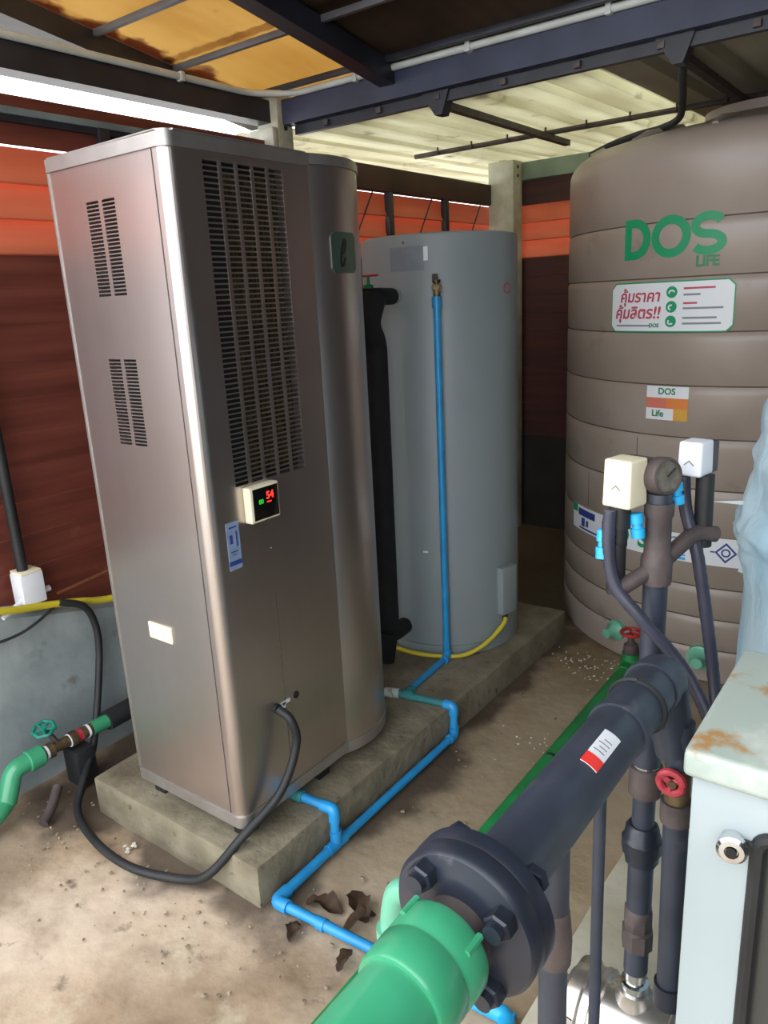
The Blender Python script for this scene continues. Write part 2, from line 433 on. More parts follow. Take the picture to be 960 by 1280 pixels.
# ------------------------------------------------------------ back wall
WB = 4.6
wb = struct('wall_back', (0, WB, 0))
bm = BM(); box(bm, (-2.5, WB, -.03), (1.6, WB+.12, .62), bev=.01)
K['shadeplaster'] = mat('plaster darkened for shade', srgb(42, 40, 38), srgb(32, 30, 29), rough=.9, scale=4)  # plaster colour darkened to stand for shade
obj('plaster_base', bm, K['shadeplaster'], wb)
K['plankshade'] = mat('red plank darkened for shade', srgb(72, 26, 18), srgb(52, 18, 14), rough=.6, scale=2.5, stretch=(.6, 3, 9))  # shade on the back wall put into the plank colour
for k, z in enumerate(pz[:11]):
    bm = BM(); box(bm, (-2.45, WB+.012, z-.122), (1.6, WB+.03, z+.004), bev=.002, seg=1, M4=Matrix.Rotation(R(3.2), 4, 'X'))
    obj('plank', bm, K['plankshade'], wb)
for k in range(3):
    z = 1.803+.104*k
    bm = BM(); box(bm, (-2.02, -.006, -.062), (2.02, .006, .062), bev=.002, seg=1, M4=Matrix.Rotation(R(-24), 4, 'X'))
    bmesh.ops.translate(bm, verts=bm.verts, vec=(-.43, WB+.03, z))
    obj('louver_slat', bm, K['louver'], wb)
bm = BM(); box(bm, (-2.45, WB+.01, 2.06), (1.6, WB+.03, 2.2)); obj('top_plank', bm, K['plankshade'], wb)
bm = BM(); box(bm, (-2.4, WB-.04, 2.20), (1.6, WB+.04, 2.30), bev=.004); obj('top_beam', bm, K['greenrail'], wb, label='pale green steel top beam')
# right wall (outside the frame) is added to block light from that side
bm = BM(); box(bm, (1.6, -1.6, -.03), (1.7, 4.75, 2.6)); o = obj('wall_right_added', bm, K['shadeplaster'], loc=(1.65, 2, 0)); o['kind'] = 'structure'

K['purlin'] = mat('grey steel purlin', srgb(92, 92, 96), srgb(76, 76, 80), rough=.5, scale=6)
# ------------------------------------------------------------ posts
def post(x0, x1, y0, y1, zt, label, hole_z):
    bm = BM(); box(bm, (x0, y0, -.03), (x1, y1, zt), bev=.006)
    t = thing('concrete_post', ((x0+x1)/2, (y0+y1)/2, 0), label, 'post')
    o = obj('shaft', bm, K['post'], t)
    for z in hole_z:
        b = BM(); cyl(b, (x1-.012, (y0+y1)/2, z), (x1+.0015, (y0+y1)/2, z), .011, 12)
        obj('bolt_hole', b, K['dark'], t)
    return t
t = post(-2.53, -2.41, 2.57, 2.66, 2.40, 'pale grey concrete post behind the steel water heater, holding the roof beams', (2.26, 2.31))
bm = BM(); box(bm, (-2.56, 2.535, 1.9), (-2.41, 2.575, 2.26), bev=.015); obj('mortar_patch', bm, K['post'], t)
t = post(-2.45, -2.28, 4.44, 4.56, 2.31, 'yellowish concrete corner post behind the grey tank', (2.22, 2.27))

# ------------------------------------------------------------ roof beams
def beam(a, b, label, m, cat='beam', name='roof_beam'):
    t = thing(name, ((a[0]+b[0])/2, (a[1]+b[1])/2, a[2]), label, cat)
    bm = BM()
    web = .008
    ax = abs(b[0]-a[0]) > abs(b[1]-a[1])
    z0, z1 = a[2], b[2]
    box(bm, (a[0], a[1], z0), (b[0], b[1], z0+web)); box(bm, (a[0], a[1], z1-web), (b[0], b[1], z1))
    if ax: box(bm, (a[0], a[1], z0+web), (b[0], a[1]+web, z1-web))
    else: box(bm, (b[0]-web, a[1], z0+web), (b[0], b[1], z1-web))
    obj('channel', bm, m, t)
    return t
t = beam((-2.53, .0, 2.28), (-2.45, 2.57, 2.365), 'black steel beam along the left wall top, above the bright gap', K['steelblack'])
t = beam((-2.41, 2.60, 2.27), (1.6, 2.66, 2.365), 'navy steel beam crossing from the grey post to the right, over the tanks', K['steelnavy'])
for i in range(9):   # bracket stubs under the navy beam
    x = -2.2+i*.27
    bm = BM(); box(bm, (x-.012, 2.625, 2.24), (x+.012, 2.66, 2.262), bev=.004); obj('clip', bm, K['iron'], t)
bm = BM(); box(bm, (-2.38, 2.64, 2.232), (1.6, 2.665, 2.268)); obj('ledge', bm, K['steelblack'], t)
for x in (-1.66, -.80):
    bm = BM()
    a = [bm.verts.new(q) for q in ((x-.07, 2.63, 2.272), (x+.05, 2.63, 2.272), (x+.018, 2.63, 2.19), (x-.012, 2.63, 2.19))]
    b = [bm.verts.new(v.co+V((0, .05, 0))) for v in a]
    bm.faces.new(a); bm.faces.new(b[::-1])
    for k in range(4): bm.faces.new((a[k], b[k], b[(k+1) % 4], a[(k+1) % 4]))
    obj('bracket', bm, K['steelblack'], t)

# white conduit along beams
bm = BM()
tube(bm, fillet([(-2.44, .0, 2.372), (-2.44, 2.45, 2.372), (-2.36, 2.545, 2.372), (-2.30, 2.59, 2.372), (1.6, 2.59, 2.372)], .08), .0125)
t = thing('white_conduit', (-2.44, 2, 2.36), 'white plastic conduit running along the tops of both roof beams', 'conduit')
obj('tube', bm, K['whiteconduit'], t)
for p in ((-2.44, 1.2), (-2.44, 2.1)):
    bm = BM(); box(bm, (p[0]-.02, p[1]-.01, 2.355), (p[0]+.016, p[1]+.01, 2.388), bev=.004); obj('clip', bm, K['whiteconduit'], t)
for x in (-2.0, -1.5, -1.0, -.5):
    bm = BM(); box(bm, (x-.01, 2.575, 2.355), (x+.01, 2.61, 2.388), bev=.004); obj('clip', bm, K['whiteconduit'], t)

# ------------------------------------------------------------ front roof (yellow sheets), slopes down away from camera
def edge_stain(m):
    nt = m.node_tree; N = nt.nodes; L = nt.links; p = N['Principled BSDF']
    src = p.inputs['Base Color'].links[0].from_socket
    tc = N.new('ShaderNodeTexCoord'); sp = N.new('ShaderNodeSeparateXYZ'); L.new(tc.outputs['Object'], sp.inputs[0])
    nz = N.new('ShaderNodeTexNoise'); nz.inputs['Scale'].default_value = 7; nz.inputs['Detail'].default_value = 6; L.new(tc.outputs['Object'], nz.inputs['Vector'])
    a = N.new('ShaderNodeMath'); a.operation = 'MULTIPLY_ADD'; L.new(nz.outputs['Fac'], a.inputs[0]); a.inputs[1].default_value = -.45; L.new(sp.outputs[0], a.inputs[2])
    r = N.new('ShaderNodeMapRange'); L.new(a.outputs[0], r.inputs[0])
    r.inputs[1].default_value = -2.60-.16; r.inputs[2].default_value = -2.60-.22; r.inputs[3].default_value = 0; r.inputs[4].default_value = .9
    mx = N.new('ShaderNodeMix'); mx.data_type = 'RGBA'; L.new(r.outputs[0], mx.inputs[0]); L.new(src, mx.inputs[6]); mx.inputs[7].default_value = srgb(128, 66, 26)
    L.new(mx.outputs[2], p.inputs['Base Color'])
    for n in N:
        if n.type == 'BSDF_TRANSLUCENT': L.new(mx.outputs[2], n.inputs[0])
edge_stain(K['roofyellow'])
SL = .15
def rz(y): return 2.40+(2.62-y)*SL
cr = struct('ceiling', (0, 2, 2.4))
def sheet(x0, x1, y0, y1, m, name='roof_sheet', dz=0):
    bm = BM(); nxs = max(2, int((x1-x0)/.019)); pr_ = None
    for i in range(nxs+1):
        x = x0+(x1-x0)*i/nxs
        h = .003*sin(2*pi*x/.076)
        row = [bm.verts.new((x, y, rz(y)+h+dz+q)) for (y, q) in ((y0, 0), (y1, 0), (y1, .002), (y0, .002))]
        if pr_:
            for k in range(4): bm.faces.new((pr_[k], pr_[(k+1) % 4], row[(k+1) % 4], row[k]))
        pr_ = row
    return obj(name, bm, m, cr, smooth=60)
xs = [-2.62, -1.88]
for (a, b) in ((.1, .7), (.66, 1.45), (1.41, 2.2), (2.16, 2.8)):
    sheet(-2.66, -1.86, a, b, K['roofyellow'], dz=.003 if a > 1.4 else .006)
    sheet(-1.88, -.9, a, b, K['roofbrown'], dz=.004)
    sheet(-.92, .1, a, b, K['roofbrown'], dz=.008)
    sheet(.08, 1.7, a, b, K['roofbrown'], dz=.004)
for x, wd in ((-2.64, .055), (-1.86, .035), (-.3, .035)):
    bm = BM(); 
    for (za, zb) in ((-.085, -.012),):
        vs = [bm.verts.new(q) for q in ((x-wd, .0, rz(0)+za), (x+wd, .0, rz(0)+za), (x+wd, .0, rz(0)+zb), (x-wd, .0, rz(0)+zb),
                                        (x-wd, 2.7, rz(2.7)+za), (x+wd, 2.7, rz(2.7)+za), (x+wd, 2.7, rz(2.7)+zb), (x-wd, 2.7, rz(2.7)+zb))]
        for f in ((0, 1, 2, 3), (7, 6, 5, 4), (0, 4, 5, 1), (1, 5, 6, 2), (2, 6, 7, 3), (3, 7, 4, 0)): bm.faces.new([vs[i] for i in f])
    obj('rafter', bm, K['steelblack'], cr)
for y in (.2, .9, 1.5, 1.86, 2.2, 2.55):
    bm = BM(); z = rz(y)
    box(bm, (-2.62, y-.010, z-.030), (1.6, y+.010, z-.008), bev=.003); obj('purlin', bm, K['purlin'] if y < 2.3 else K['steelblack'], cr)

# ------------------------------------------------------------ rear roof (cream ribbed sheets)
def rz2(y): return 2.262+(y-2.65)*.022
def ribbed(x0, x1, m):
    bm = BM(); pitch = .2; prof = []
    x = x0
    while x < x1-1e-4:
        for dx, h in ((0, 0), (.125, 0), (.14, .034), (.175, .034), (.19, 0)):
            if x+dx <= x1+1e-4: prof.append((x+dx, h))
        x += pitch
    prof.append((x1, 0))
    pr_ = None
    for (x, h) in prof:
        row = [bm.verts.new((x, y, rz2(y)+h+q)) for (y, q) in ((2.665, 0), (5.6, 0), (5.6, .0015), (2.665, .0015))]
        if pr_:
            for k in range(4): bm.faces.new((pr_[k], pr_[(k+1) % 4], row[(k+1) % 4], row[k]))
        pr_ = row
    return obj('ribbed_sheet', bm, m, cr, smooth=0)
for a, b in ((-3.5, -2.7), (-2.7, -1.9), (-1.9, -1.1)): ribbed(a, b, K['roofwhite'])
K['roofwhite2'] = mat('dull cream metal sheet', srgb(176, 172, 156), srgb(150, 146, 130), rough=.6, scale=2, stretch=(4, .6, 1), trans=.12,
                     stain=[(srgb(120, 104, 80), 5, .6, .78)])
for a, b in ((-1.1, -.3), (-.3, .5), (.5, 1.3), (1.3, 1.7)): ribbed(a, b, K['roofwhite2'])
for y in (3.65,):
    bm = BM(); cyl(bm, (-2.45, y, rz2(y)-.025), (1.6, y, rz2(y)-.02), .012, 8); obj('purlin', bm, K['iron'], cr)
    for i in range(14):
        x = -2.3+i*.2
        bm = BM(); tube(bm, fillet([(x, y+.012, rz2(y)-.03), (x+.005, y-.02, rz2(y)-.03), (x+.01, y-.03, rz2(y)-.004)], .01, 3), .005, 6); obj('hook_bolt', bm, K['iron'], cr)
for x in (-1.68, -.82):
    bm = BM(); box(bm, (x-.015, 2.66, 2.225), (x+.015, 3.85, 2.25)); obj('rafter', bm, K['iron'], cr)

# ------------------------------------------------------------ plinth
bm = BM(); box(bm, (-2.06, 1.10, -.03), (-1.318, 3.07, .12), bev=.008, seg=2)
bmesh.ops.subdivide_edges(bm, edges=[e for e in bm.edges if e.calc_length() > .3], cuts=24, use_grid_fill=True)
for v in bm.verts: v.co += V((mn.noise(v.co*9), mn.noise(v.co*9+V((5, 0, 0))), mn.noise(v.co*11)))*.004
plinth = tag(obj('concrete_plinth', bm, K['plinth']), 'long low concrete plinth under the steel water heater and the grey tank', 'plinth')

# ------------------------------------------------------------ stainless heat pump water heater
T = thing('heat_pump_water_heater', (-1.63, 1.4, .12), 'tall stainless steel heat pump water heater with slotted vents, on the concrete plinth', 'water heater')
X0, X1, Y0, Y1 = -1.86, -1.405, 1.145, 1.545
CC = (-1.62, 1.69); CR = .235
def round_outline(o=0, rad=.028):
    """cabinet plan with rounded front right corner"""
    pts = [(X0-o, Y1+.05), (X0-o, Y0-o+.01), (X0-o+.01, Y0-o)]
    for k in range(9):
        a = -pi/2+k/8*pi/2; pts.append((X1+o-rad+rad*cos(a), Y0-o+rad+rad*sin(a)))
    pts.append((X1+o, Y1+.05)); return pts
def prism(bm, pts, z0, z1):
    a = [bm.verts.new((x, y, z0)) for x, y in pts]; b = [bm.verts.new((x, y, z1)) for x, y in pts]
    n = len(pts)
    for k in range(n): bm.faces.new((a[k], a[(k+1) % n], b[(k+1) % n], b[k]))
    bm.faces.new(a[::-1]); bm.faces.new(b)
bm = BM(); prism(bm, round_outline(), .205, 1.886)
body = obj('cabinet_body', bm, K['steel'], T, smooth=20)
LV = (1.243, 1.497, 1.112, 1.867)   # y0 y1 z0 z1 large vent on the right face
FV = ((-1.716, -1.604, 1.584, 1.803), (-1.716, -1.604, 1.218, 1.436))
bc = BM(); box(bc, (X1-.03, LV[0], LV[2]), (X1+.02, LV[1], LV[3]))
for (a, b, c, d) in FV: box(bc, (a, Y0-.02, c), (b, Y0+.03, d))
cut(body, bc)
for p in body.data.polygons: p.use_smooth = False
# large vent: dark recess with coil fins and a slotted grille
bm = BM(); box(bm, (X1-.029, LV[0], LV[2]), (X1-.024, LV[1], LV[3])); obj('vent_back', bm, K['dark'], T)
bm = BM()
for i in range(44):
    y = LV[0]+.075+i*.0038
    if y < LV[1]-.006: box(bm, (X1-.024, y, LV[2]+.02), (X1-.016, y+.0012, LV[3]-.02))
obj('coil_fin', bm, K['fins'], T, smooth=0, kind='stuff')
bm = BM(); ncol = 5; cw = (LV[1]-LV[0])/ncol
for i in range(1, ncol):
    y = LV[0]+i*cw; box(bm, (X1-.003, y-.0055, LV[2]), (X1, y+.0055, LV[3]))
nr = 62
for k in range(nr+1):
    z = LV[2]+(LV[3]-LV[2])*k/nr; box(bm, (X1-.0025, LV[0], z-.0019), (X1-.0005, LV[1], z+.0019))
obj('vent_grille', bm, K['steel'], T, smooth=0)
for (a, b, c, d) in FV:
    bm = BM(); box(bm, (a, Y0+.024, c), (b, Y0+.029, d)); obj('vent_back', bm, K['dark'], T)
    bm = BM(); m_ = (a+b)/2; box(bm, (m_-.007, Y0, c), (m_+.007, Y0+.003, d))
    for k in range(26):
        z = c+(d-c)*k/25; box(bm, (a, Y0+.0005, z-.0014), (b, Y0+.0025, z+.0014))
    obj('vent_grille', bm, K['steel'], T, smooth=0)
# cap, base tray, corner trim, seams
bm = BM(); prism(bm, round_outline(.006), 1.884, 1.918); 
bmesh.ops.bevel(bm, geom=[e for e in bm.edges if all(v.co.z > 1.91 for v in e.verts)], offset=.005, segments=2, affect='EDGES')
obj('top_cap', bm, K['steeldull'], T)
bm = BM(); prism(bm, round_outline(.004), .172, .206); obj('base_tray', bm, K['steeldull'], T)
bm = BM(); box(bm, (-1.452, Y0-.0012, .21), (-1.4495, Y0+.001, 1.884)); obj('panel_seam', bm, K['iron'], T)
bm = BM(); box(bm, (X0-.002, Y0-.002, .208), (X0+.010, Y0+.006, 1.884), bev=.002); obj('edge_trim', bm, K['steeldull'], T)
bm = BM(); box(bm, (X1-.001, 1.342, .24), (X1+.0008, 1.3435, .80)); obj('panel_seam', bm, K['iron'], T)
# tank shell
bm = BM(); lathe(bm, (*CC, 0), [(CR-.02, .20), (CR, .203), (CR, 1.888), (CR-.003, 1.889)], 72); obj('tank_shell', bm, K['steel'], T, smooth=30)
bm = BM(); lathe(bm, (*CC, 0), [(CR-.03, .162), (CR+.002, .164), (CR+.004, .203), (CR-.01, .204)], 72); obj('tank_base_ring', bm, K['steeldull'], T, smooth=30)
bm = BM(); lathe(bm, (*CC, 0), [(CR, 1.889), (CR+.004, 1.890), (CR+.004, 1.908), (CR, 1.916), (CR-.02, 1.919), (.001, 1.921)], 72); obj('tank_lid', bm, K['steeldull'], T, smooth=30)
for (x, y) in ((X0+.05, Y0+.05), (X1-.05, Y0+.05), (X1-.05, Y1-.04), (X0+.05, Y1), (CC[0]+.14, CC[1]+.1), (CC[0]-.14, CC[1]+.1)):
    bm = BM(); box(bm, (x-.025, y-.025, .118), (x+.025, y+.025, .174), bev=.003); obj('foot', bm, K['dark'], T)
# badge
bm = BM(); cpatch(bm, 0, .105, 0, .106, 0, .004, 10, .012); wrap_cyl(bm, CC, CR, -10.5, 1.620); bd = obj('badge', bm, K['badge'], T, label='dark green glossy badge')
bm = BM()
P = [(.5*cos(a), .62*sin(a)) for a in [R(d) for d in range(0, 300, 15)]]
pts = [(.044+.009*x+.10*.02*y*1.5, .050+.029*y) for x, y in [(-.55, -.05), (.2, .1), (.62, .42), (.55, .85), (.1, .95), (-.45, .5), (-.8, -.1), (-.75, -.7), (-.3, -.95), (.3, -.75), (.75, -.35)]]
pts = [(p.x, p.y) for p in spline([(x, y, 0) for x, y in pts], 4)]
pts = [(.044+(x-.044)*1.35, .052+(y-.050)*1.2) for x, y in pts]; stroke(bm, pts, .0065, .004, .0052); wrap_cyl(bm, CC, CR, -10.5, 1.620); obj('letter', bm, K['badgeprint'], bd)
# display
bm = BM(); box(bm, (X1-.001, 1.262, 1.014), (X1+.026, 1.366, 1.108), bev=.006, seg=3); D = obj('display_housing', bm, K['cream'], T, label='cream controller housing')
bm = BM(); box(bm, (X1+.0245, 1.272, 1.020), (X1+.0272, 1.360, 1.102), bev=.001); obj('display_glass', bm, K['glassdark'], D)
bm = text_bm('54', .027, .0006); place_flat(bm, (X1+.0278, 1.330, 1.078), (0, 1, 0), (0, 0, 1)); obj('red_digits', bm, K['ledred'], D, smooth=0)
bm = text_bm('80', .017, .0002); place_flat(bm, (X1+.0278, 1.298, 1.066), (0, 1, 0), (0, 0, 1)); obj('green_digits', bm, K['ledgreen'], D, smooth=0)
bm = BM(); box(bm, (X1+.0272, 1.318, 1.060), (X1+.0278, 1.334, 1.063)); obj('red_segment', bm, K['ledred'], D)
# stickers on right face
bm = BM(); box(bm, (X1-.0005, 1.196, .906), (X1+.0012, 1.238, 1.030)); st = obj('sticker', bm, K['bluelabel'], T, label='pale blue paper sticker')
bm = BM()
for k, (a, b, c, d) in enumerate(((1.196, 1.238, .918, .930), (1.204, 1.214, .975, .998), (1.204, 1.228, .952, .955), (1.208, 1.226, .945, .947), (1.204, 1.23, 1.015, 1.019), (1.225, 1.23, .965, 1.005))):
    box(bm, (X1+.001, a, c), (X1+.0017, b, d))
obj('sticker_print', bm, K['navyprint'], st)
# cable hole, gland
bm = BM(); cyl(bm, (X1-.001, 1.386, .470), (X1+.003, 1.386, .470), .011, 18); obj('cable_hole', bm, K['dark'], T)
bm = BM(); cyl(bm, (X1-.001, 1.303, .467), (X1+.012, 1.303, .467), .014, 18); obj('cable_gland', bm, K['rubber'], T)
bm = BM(); box(bm, (X1, 1.322, .462), (X1+.0015, 1.360, .472)); box(bm, (X1, 1.33, .452), (X1+.0015, 1.342, .47)); obj('paint_mark', bm, K['whitep'], T)
bm = BM(); cyl(bm, (X1, 1.345, .925), (X1+.002, 1.345, .925), .0025, 10); obj('screw', bm, K['chrome'], T)
# pull handle on the front face
bm = BM(); box(bm, (-1.703, Y0-.006, .678), (-1.605, Y0+.001, .726), bev=.004); h = obj('pull_handle', bm, K['cream'], T, label='off white recessed pull')
bm = BM(); box(bm, (-1.694, Y0-.0066, .688), (-1.614, Y0-.0055, .718)); obj('handle_recess', bm, K['whitep'], h)

# ------------------------------------------------------------ grey storage tank
GC = (-1.69, 2.66); GR = .305
T = thing('hot_water_tank', (*GC, .12), 'grey enamel cylindrical hot water tank at the far end of the plinth', 'tank')
bm = BM(); lathe(bm, (*GC, 0), [(GR-.02, .122), (GR-.006, .124), (GR-.006, .165), (GR, .170), (GR, 1.752), (GR-.003, 1.760), (GR-.014, 1.765), (GR-.03, 1.763), (.001, 1.772)], 96)
obj('shell', bm, K['greytank'], T, smooth=25)
def gpart(name, m, ang, z, fn, parent=T, r=GR, **k):
    bm = BM(); fn(bm); wrap_cyl(bm, GC, r, ang, z); return obj(name, bm, m, parent, **k)
lb = gpart('rating_label', K['label_grey'], -79, 1.679, lambda b: cpatch(b, -.075, .06, -.042, .042, -.0005, .0006, 10))
def lines(b):
    for k in range(7): cpatch(b, -.070, .0, -.034+k*.0105, -.031+k*.0105, .0006, .0010, 6)
    for k in range(3): cpatch(b, -.073, -.064, -.036+k*.03, -.024+k*.03, .0006, .0012, 2)
    cpatch(b, .02, .05, .028, .032, .0006, .0012, 3)
gpart('label_print', K['greyprint'], -79, 1.679, lines, lb)
gpart('white_label', K['white'], -66.5, 1.690, lambda b: cpatch(b, -.008, .008, -.02, .028, -.0005, .0008, 2))
gpart('round_sticker', K['greytank2'], -2.5, 1.562, lambda b: rings_axis(b, (0, 0, -.0005), (0, 0, 1), [(0, .03), (.0012, .03)], 24))
s = gpart('round_sticker_print', K['red'], -2.5, 1.562, lambda b: stroke(b, [(.023*cos(R(a)), .017*sin(R(a))) for a in range(0, 360, 15)], .006, .0006, .0012, True))
gpart('screw', K['iron'], -82, 1.735, lambda b: rings_axis(b, (0, 0, 0), (0, 0, 1), [(0, .004), (.002, .004)], 10))
gpart('paint_chip', K['white'], -73.7, .572, lambda b: cpatch(b, -.010, .010, -.004, .003, -.0003, .0008, 2))
# access cover low on the right
gc_ = R(14)
p = V((GC[0]+GR*cos(R(-8)), GC[1]+GR*sin(R(-8)), 0))
bm = BM(); box(bm, (-.02, -.045, .27), (.03, .045, .475), bev=.008); bmesh.ops.rotate(bm, verts=bm.verts, cent=(0, 0, 0), matrix=Matrix.Rotation(R(-12), 3, 'Z')); bmesh.ops.translate(bm, verts=bm.verts, vec=(p.x, p.y, 0))
obj('element_cover', bm, K['greytank2'], T)
bm = BM(); cyl(bm, (p.x+.008, p.y-.01, .245), (p.x+.008, p.y-.01, .275), .012, 12); obj('cable_gland', bm, K['rubber'], T)
# brass relief fitting where the blue pipe starts
fa = R(-59.5); fp = V((GC[0]+GR*cos(fa), GC[1]+GR*sin(fa), 1.575)); fd = V((cos(fa), sin(fa), 0))
T2 = thing('relief_valve', fp, 'small brass relief valve on the grey tank, above the blue pipe', 'valve')
bm = BM(); rings_axis(bm, fp-fd*.002, fd, [(0, .012), (.022, .012), (.024, .019), (.04, .019), (.042, .01), (.05, .01)], 8); obj('body', bm, K['brass'], T2)
fo = fp+fd*.032
bm = BM(); rings_axis(bm, fo+V((0, 0, -.035)), (0, 0, 1), [(0, .013), (.03, .013), (.032, .010), (.05, .010), (.052, .015), (.062, .015)], 10); obj('stem', bm, K['brass'], T2)
bm = BM(); box(bm, (fo.x-.016, fo.y-.004, fo.z+.02), (fo.x+.004, fo.y+.004, fo.z+.048), bev=.002); obj('lever', bm, K['iron'], T2)
# ------------------------------------------------------------ blue pipe
BP = thing('blue_drain_pipe', (-1.3, 1.4, .02), 'sky blue plastic pipe along the plinth foot, rising to the grey tank', 'pipe')
br = .0135; z1 = .134
px, py = fo.x, fo.y-.002
def pipe(name, pts, r, m, parent, fr=0, seg=14, **k):
    bm = BM(); tube(bm, fillet(pts, fr) if fr else pts, r, seg); return obj(name, bm, m, parent, **k)
fz = .016
pipe('pipe_section', [(px, py, z1), (px, py, fo.z-.034)], br, K['blue'], BP)
pipe('socket', [(px, py, fo.z-.07), (px, py, fo.z-.03)], br+.004, K['blue'], BP)
pipe('elbow', [(px, py, z1+.035), (px, py, z1), (px+.02*.3, py-.03, z1)], br+.004, K['blue'], BP, .015)
vx, vy = -1.497, 2.035
pipe('pipe_section', [(px, py, z1), (vx, vy+.01, z1)], br, K['blue'], BP)
pipe('elbow', [(vx+.005, vy+.045, z1), (vx, vy, z1), (vx+.04, vy+.003, z1)], br+.004, K['blued'], BP, .015)
ex = -1.297
pipe('pipe_section', [(vx-.03, vy-.01, z1), (ex, 2.055, z1)], br, K['blued'], BP)
pipe('elbow', [(ex-.035, 2.052, z1), (ex, 2.055, z1), (ex, 2.055, z1-.035)], br+.004, K['blue'], BP, .015)
pipe('pipe_section', [(ex, 2.055, z1), (ex, 2.055, fz)], br, K['blue'], BP)
pipe('elbow', [(ex, 2.055, fz+.035), (ex, 2.055, fz), (ex, 2.02, fz)], br+.004, K['blue'], BP, .015)
pipe('pipe_section', [(ex, 2.055, fz), (-1.29, 1.39, fz)], br, K['blue'], BP)
pipe('pipe_section', [(-1.29, 1.39, fz), (-1.283, 1.125, fz)], br+.001, K['blue'], BP)
pipe('tee', [(-1.29, 1.345, fz), (-1.291, 1.425, fz)], br+.004, K['blue'], BP)
pipe('tee', [(-1.291, 1.385, fz), (-1.291, 1.385, fz+.045)], br+.004, K['blue'], BP)
pipe('pipe_section', [(-1.291, 1.385, fz), (-1.291, 1.385, z1)], br, K['blue'], BP)
pipe('elbow', [(-1.291, 1.385, z1-.04), (-1.291, 1.385, z1), (-1.335, 1.381, z1)], br+.004, K['blue'], BP, .015)
pipe('pipe_section', [(-1.291, 1.385, z1), (-1.41, 1.366, z1+.01)], br, K['blue'], BP)
pipe('adapter', [(-1.395, 1.368, z1+.009), (-1.44, 1.361, z1+.012)], br+.004, K['blued'], BP, label='green threaded adapter')
pipe('elbow', [(-1.284, 1.17, fz), (-1.283, 1.125, fz), (-1.24, 1.127, fz)], br+.005, K['blue'], BP, .015)
pipe('pipe_section', [(-1.283, 1.125, fz), (-.60, 1.165, fz+.004)], br, K['blue'], BP)
pipe('socket', [(-1.143, 1.133, fz), (-1.118, 1.1345, fz)], br+.003, K['blue'], BP)
pipe('elbow', [(-.66, 1.161, fz+.004), (-.615, 1.164, fz+.004), (-.60, 1.12, fz+.004)], br+.006, K['bluefit'], BP, .02)
pipe('socket', [(-.70, 1.159, fz+.004), (-.655, 1.162, fz+.004)], br+.006, K['bluefit'], BP)
# small grey valve joining behind the cylinder
T2 = thing('drain_cock', (vx-.04, vy-.012, .12), 'small grey drain cock lying on the plinth behind the steel cylinder', 'valve')
pipe('body', [(vx-.07, vy-.025, z1), (vx-.018, vy-.007, z1)], .018, K['whiteconduit'], T2)
bm = BM(); tube(bm, spline([(vx-.045, vy-.018, z1+.01), (vx-.04, vy-.04, z1+.018), (vx-.02, vy-.05, z1+.006)]), .007); obj('lever', bm, K['whiteconduit'], T2)

# ------------------------------------------------------------ insulated pipes between heater and grey tank
T = thing('insulated_pipe', (-1.65, 2.2, .13), 'black foam insulated pipe loop between the heater and the grey tank', 'pipe')
pipe('foam_sleeve', [(-1.66, 2.19, 1.555), (-1.66, 2.14, 1.46), (-1.675, 2.2, 1.40), (-1.68, 2.2, .30)], .042, K['foam'], T, .06)
a = R(-89.4); q = V((GC[0]+GR*cos(a), GC[1]+GR*sin(a), 1.553))
pipe('foam_sleeve', [(-1.79, 2.13, 1.555), (-1.66, 2.20, 1.555), (q.x, q.y-.03, 1.553)], .030, K['foam'], T, .05)
pipe('union_collar', [(q.x, q.y-.045, 1.553), (q.x, q.y+.003, 1.553)], .027, K['chrome'], T, label='shiny metal collar')
pipe('foam_sleeve', [(-1.68, 2.2, .34), (-1.685, 2.22, .25), (-1.695, 2.33, .25)], .034, K['foam'], T, .05)
pipe('union_collar', [(-1.695, 2.33, .255), (-1.697, 2.36, .255)], .016, K['chrome'], T)
pipe('foam_sleeve', [(-1.69, 2.21, .27), (-1.70, 2.19, .150)], .040, K['foam'], T)
T = thing('red_handle_valve', (-1.685, 2.2, 1.585), 'small green valve with a red lever on top of the black insulated pipe', 'valve')
bm = BM(); rings_axis(bm, (-1.685, 2.19, 1.583), (0, 0, 1), [(0, .018), (.012, .017), (.014, .006), (.04, .005)], 14); obj('bonnet', bm, K['pprmid'], T)
bm = BM(); box(bm, (-1.735, 2.182, 1.622), (-1.645, 2.198, 1.629), bev=.003); obj('lever', bm, K['redp'], T)

# yellow cable round the tank foot
pts = []
for k in range(14):
    a = R(-112+k*7.6); rr = GR+.022; pts.append((GC[0]+rr*cos(a), GC[1]+rr*sin(a), .132+.0*k if k < 9 else .132+(k-8)**1.6*.008))
pts.append((p.x+.010, p.y-.012, .25))
bm = BM(); tube(bm, spline(pts, 5), .0095, 10); tag(obj('yellow_cable', bm, K['yellowh']), 'yellow flexible conduit curling round the foot of the grey tank', 'conduit')

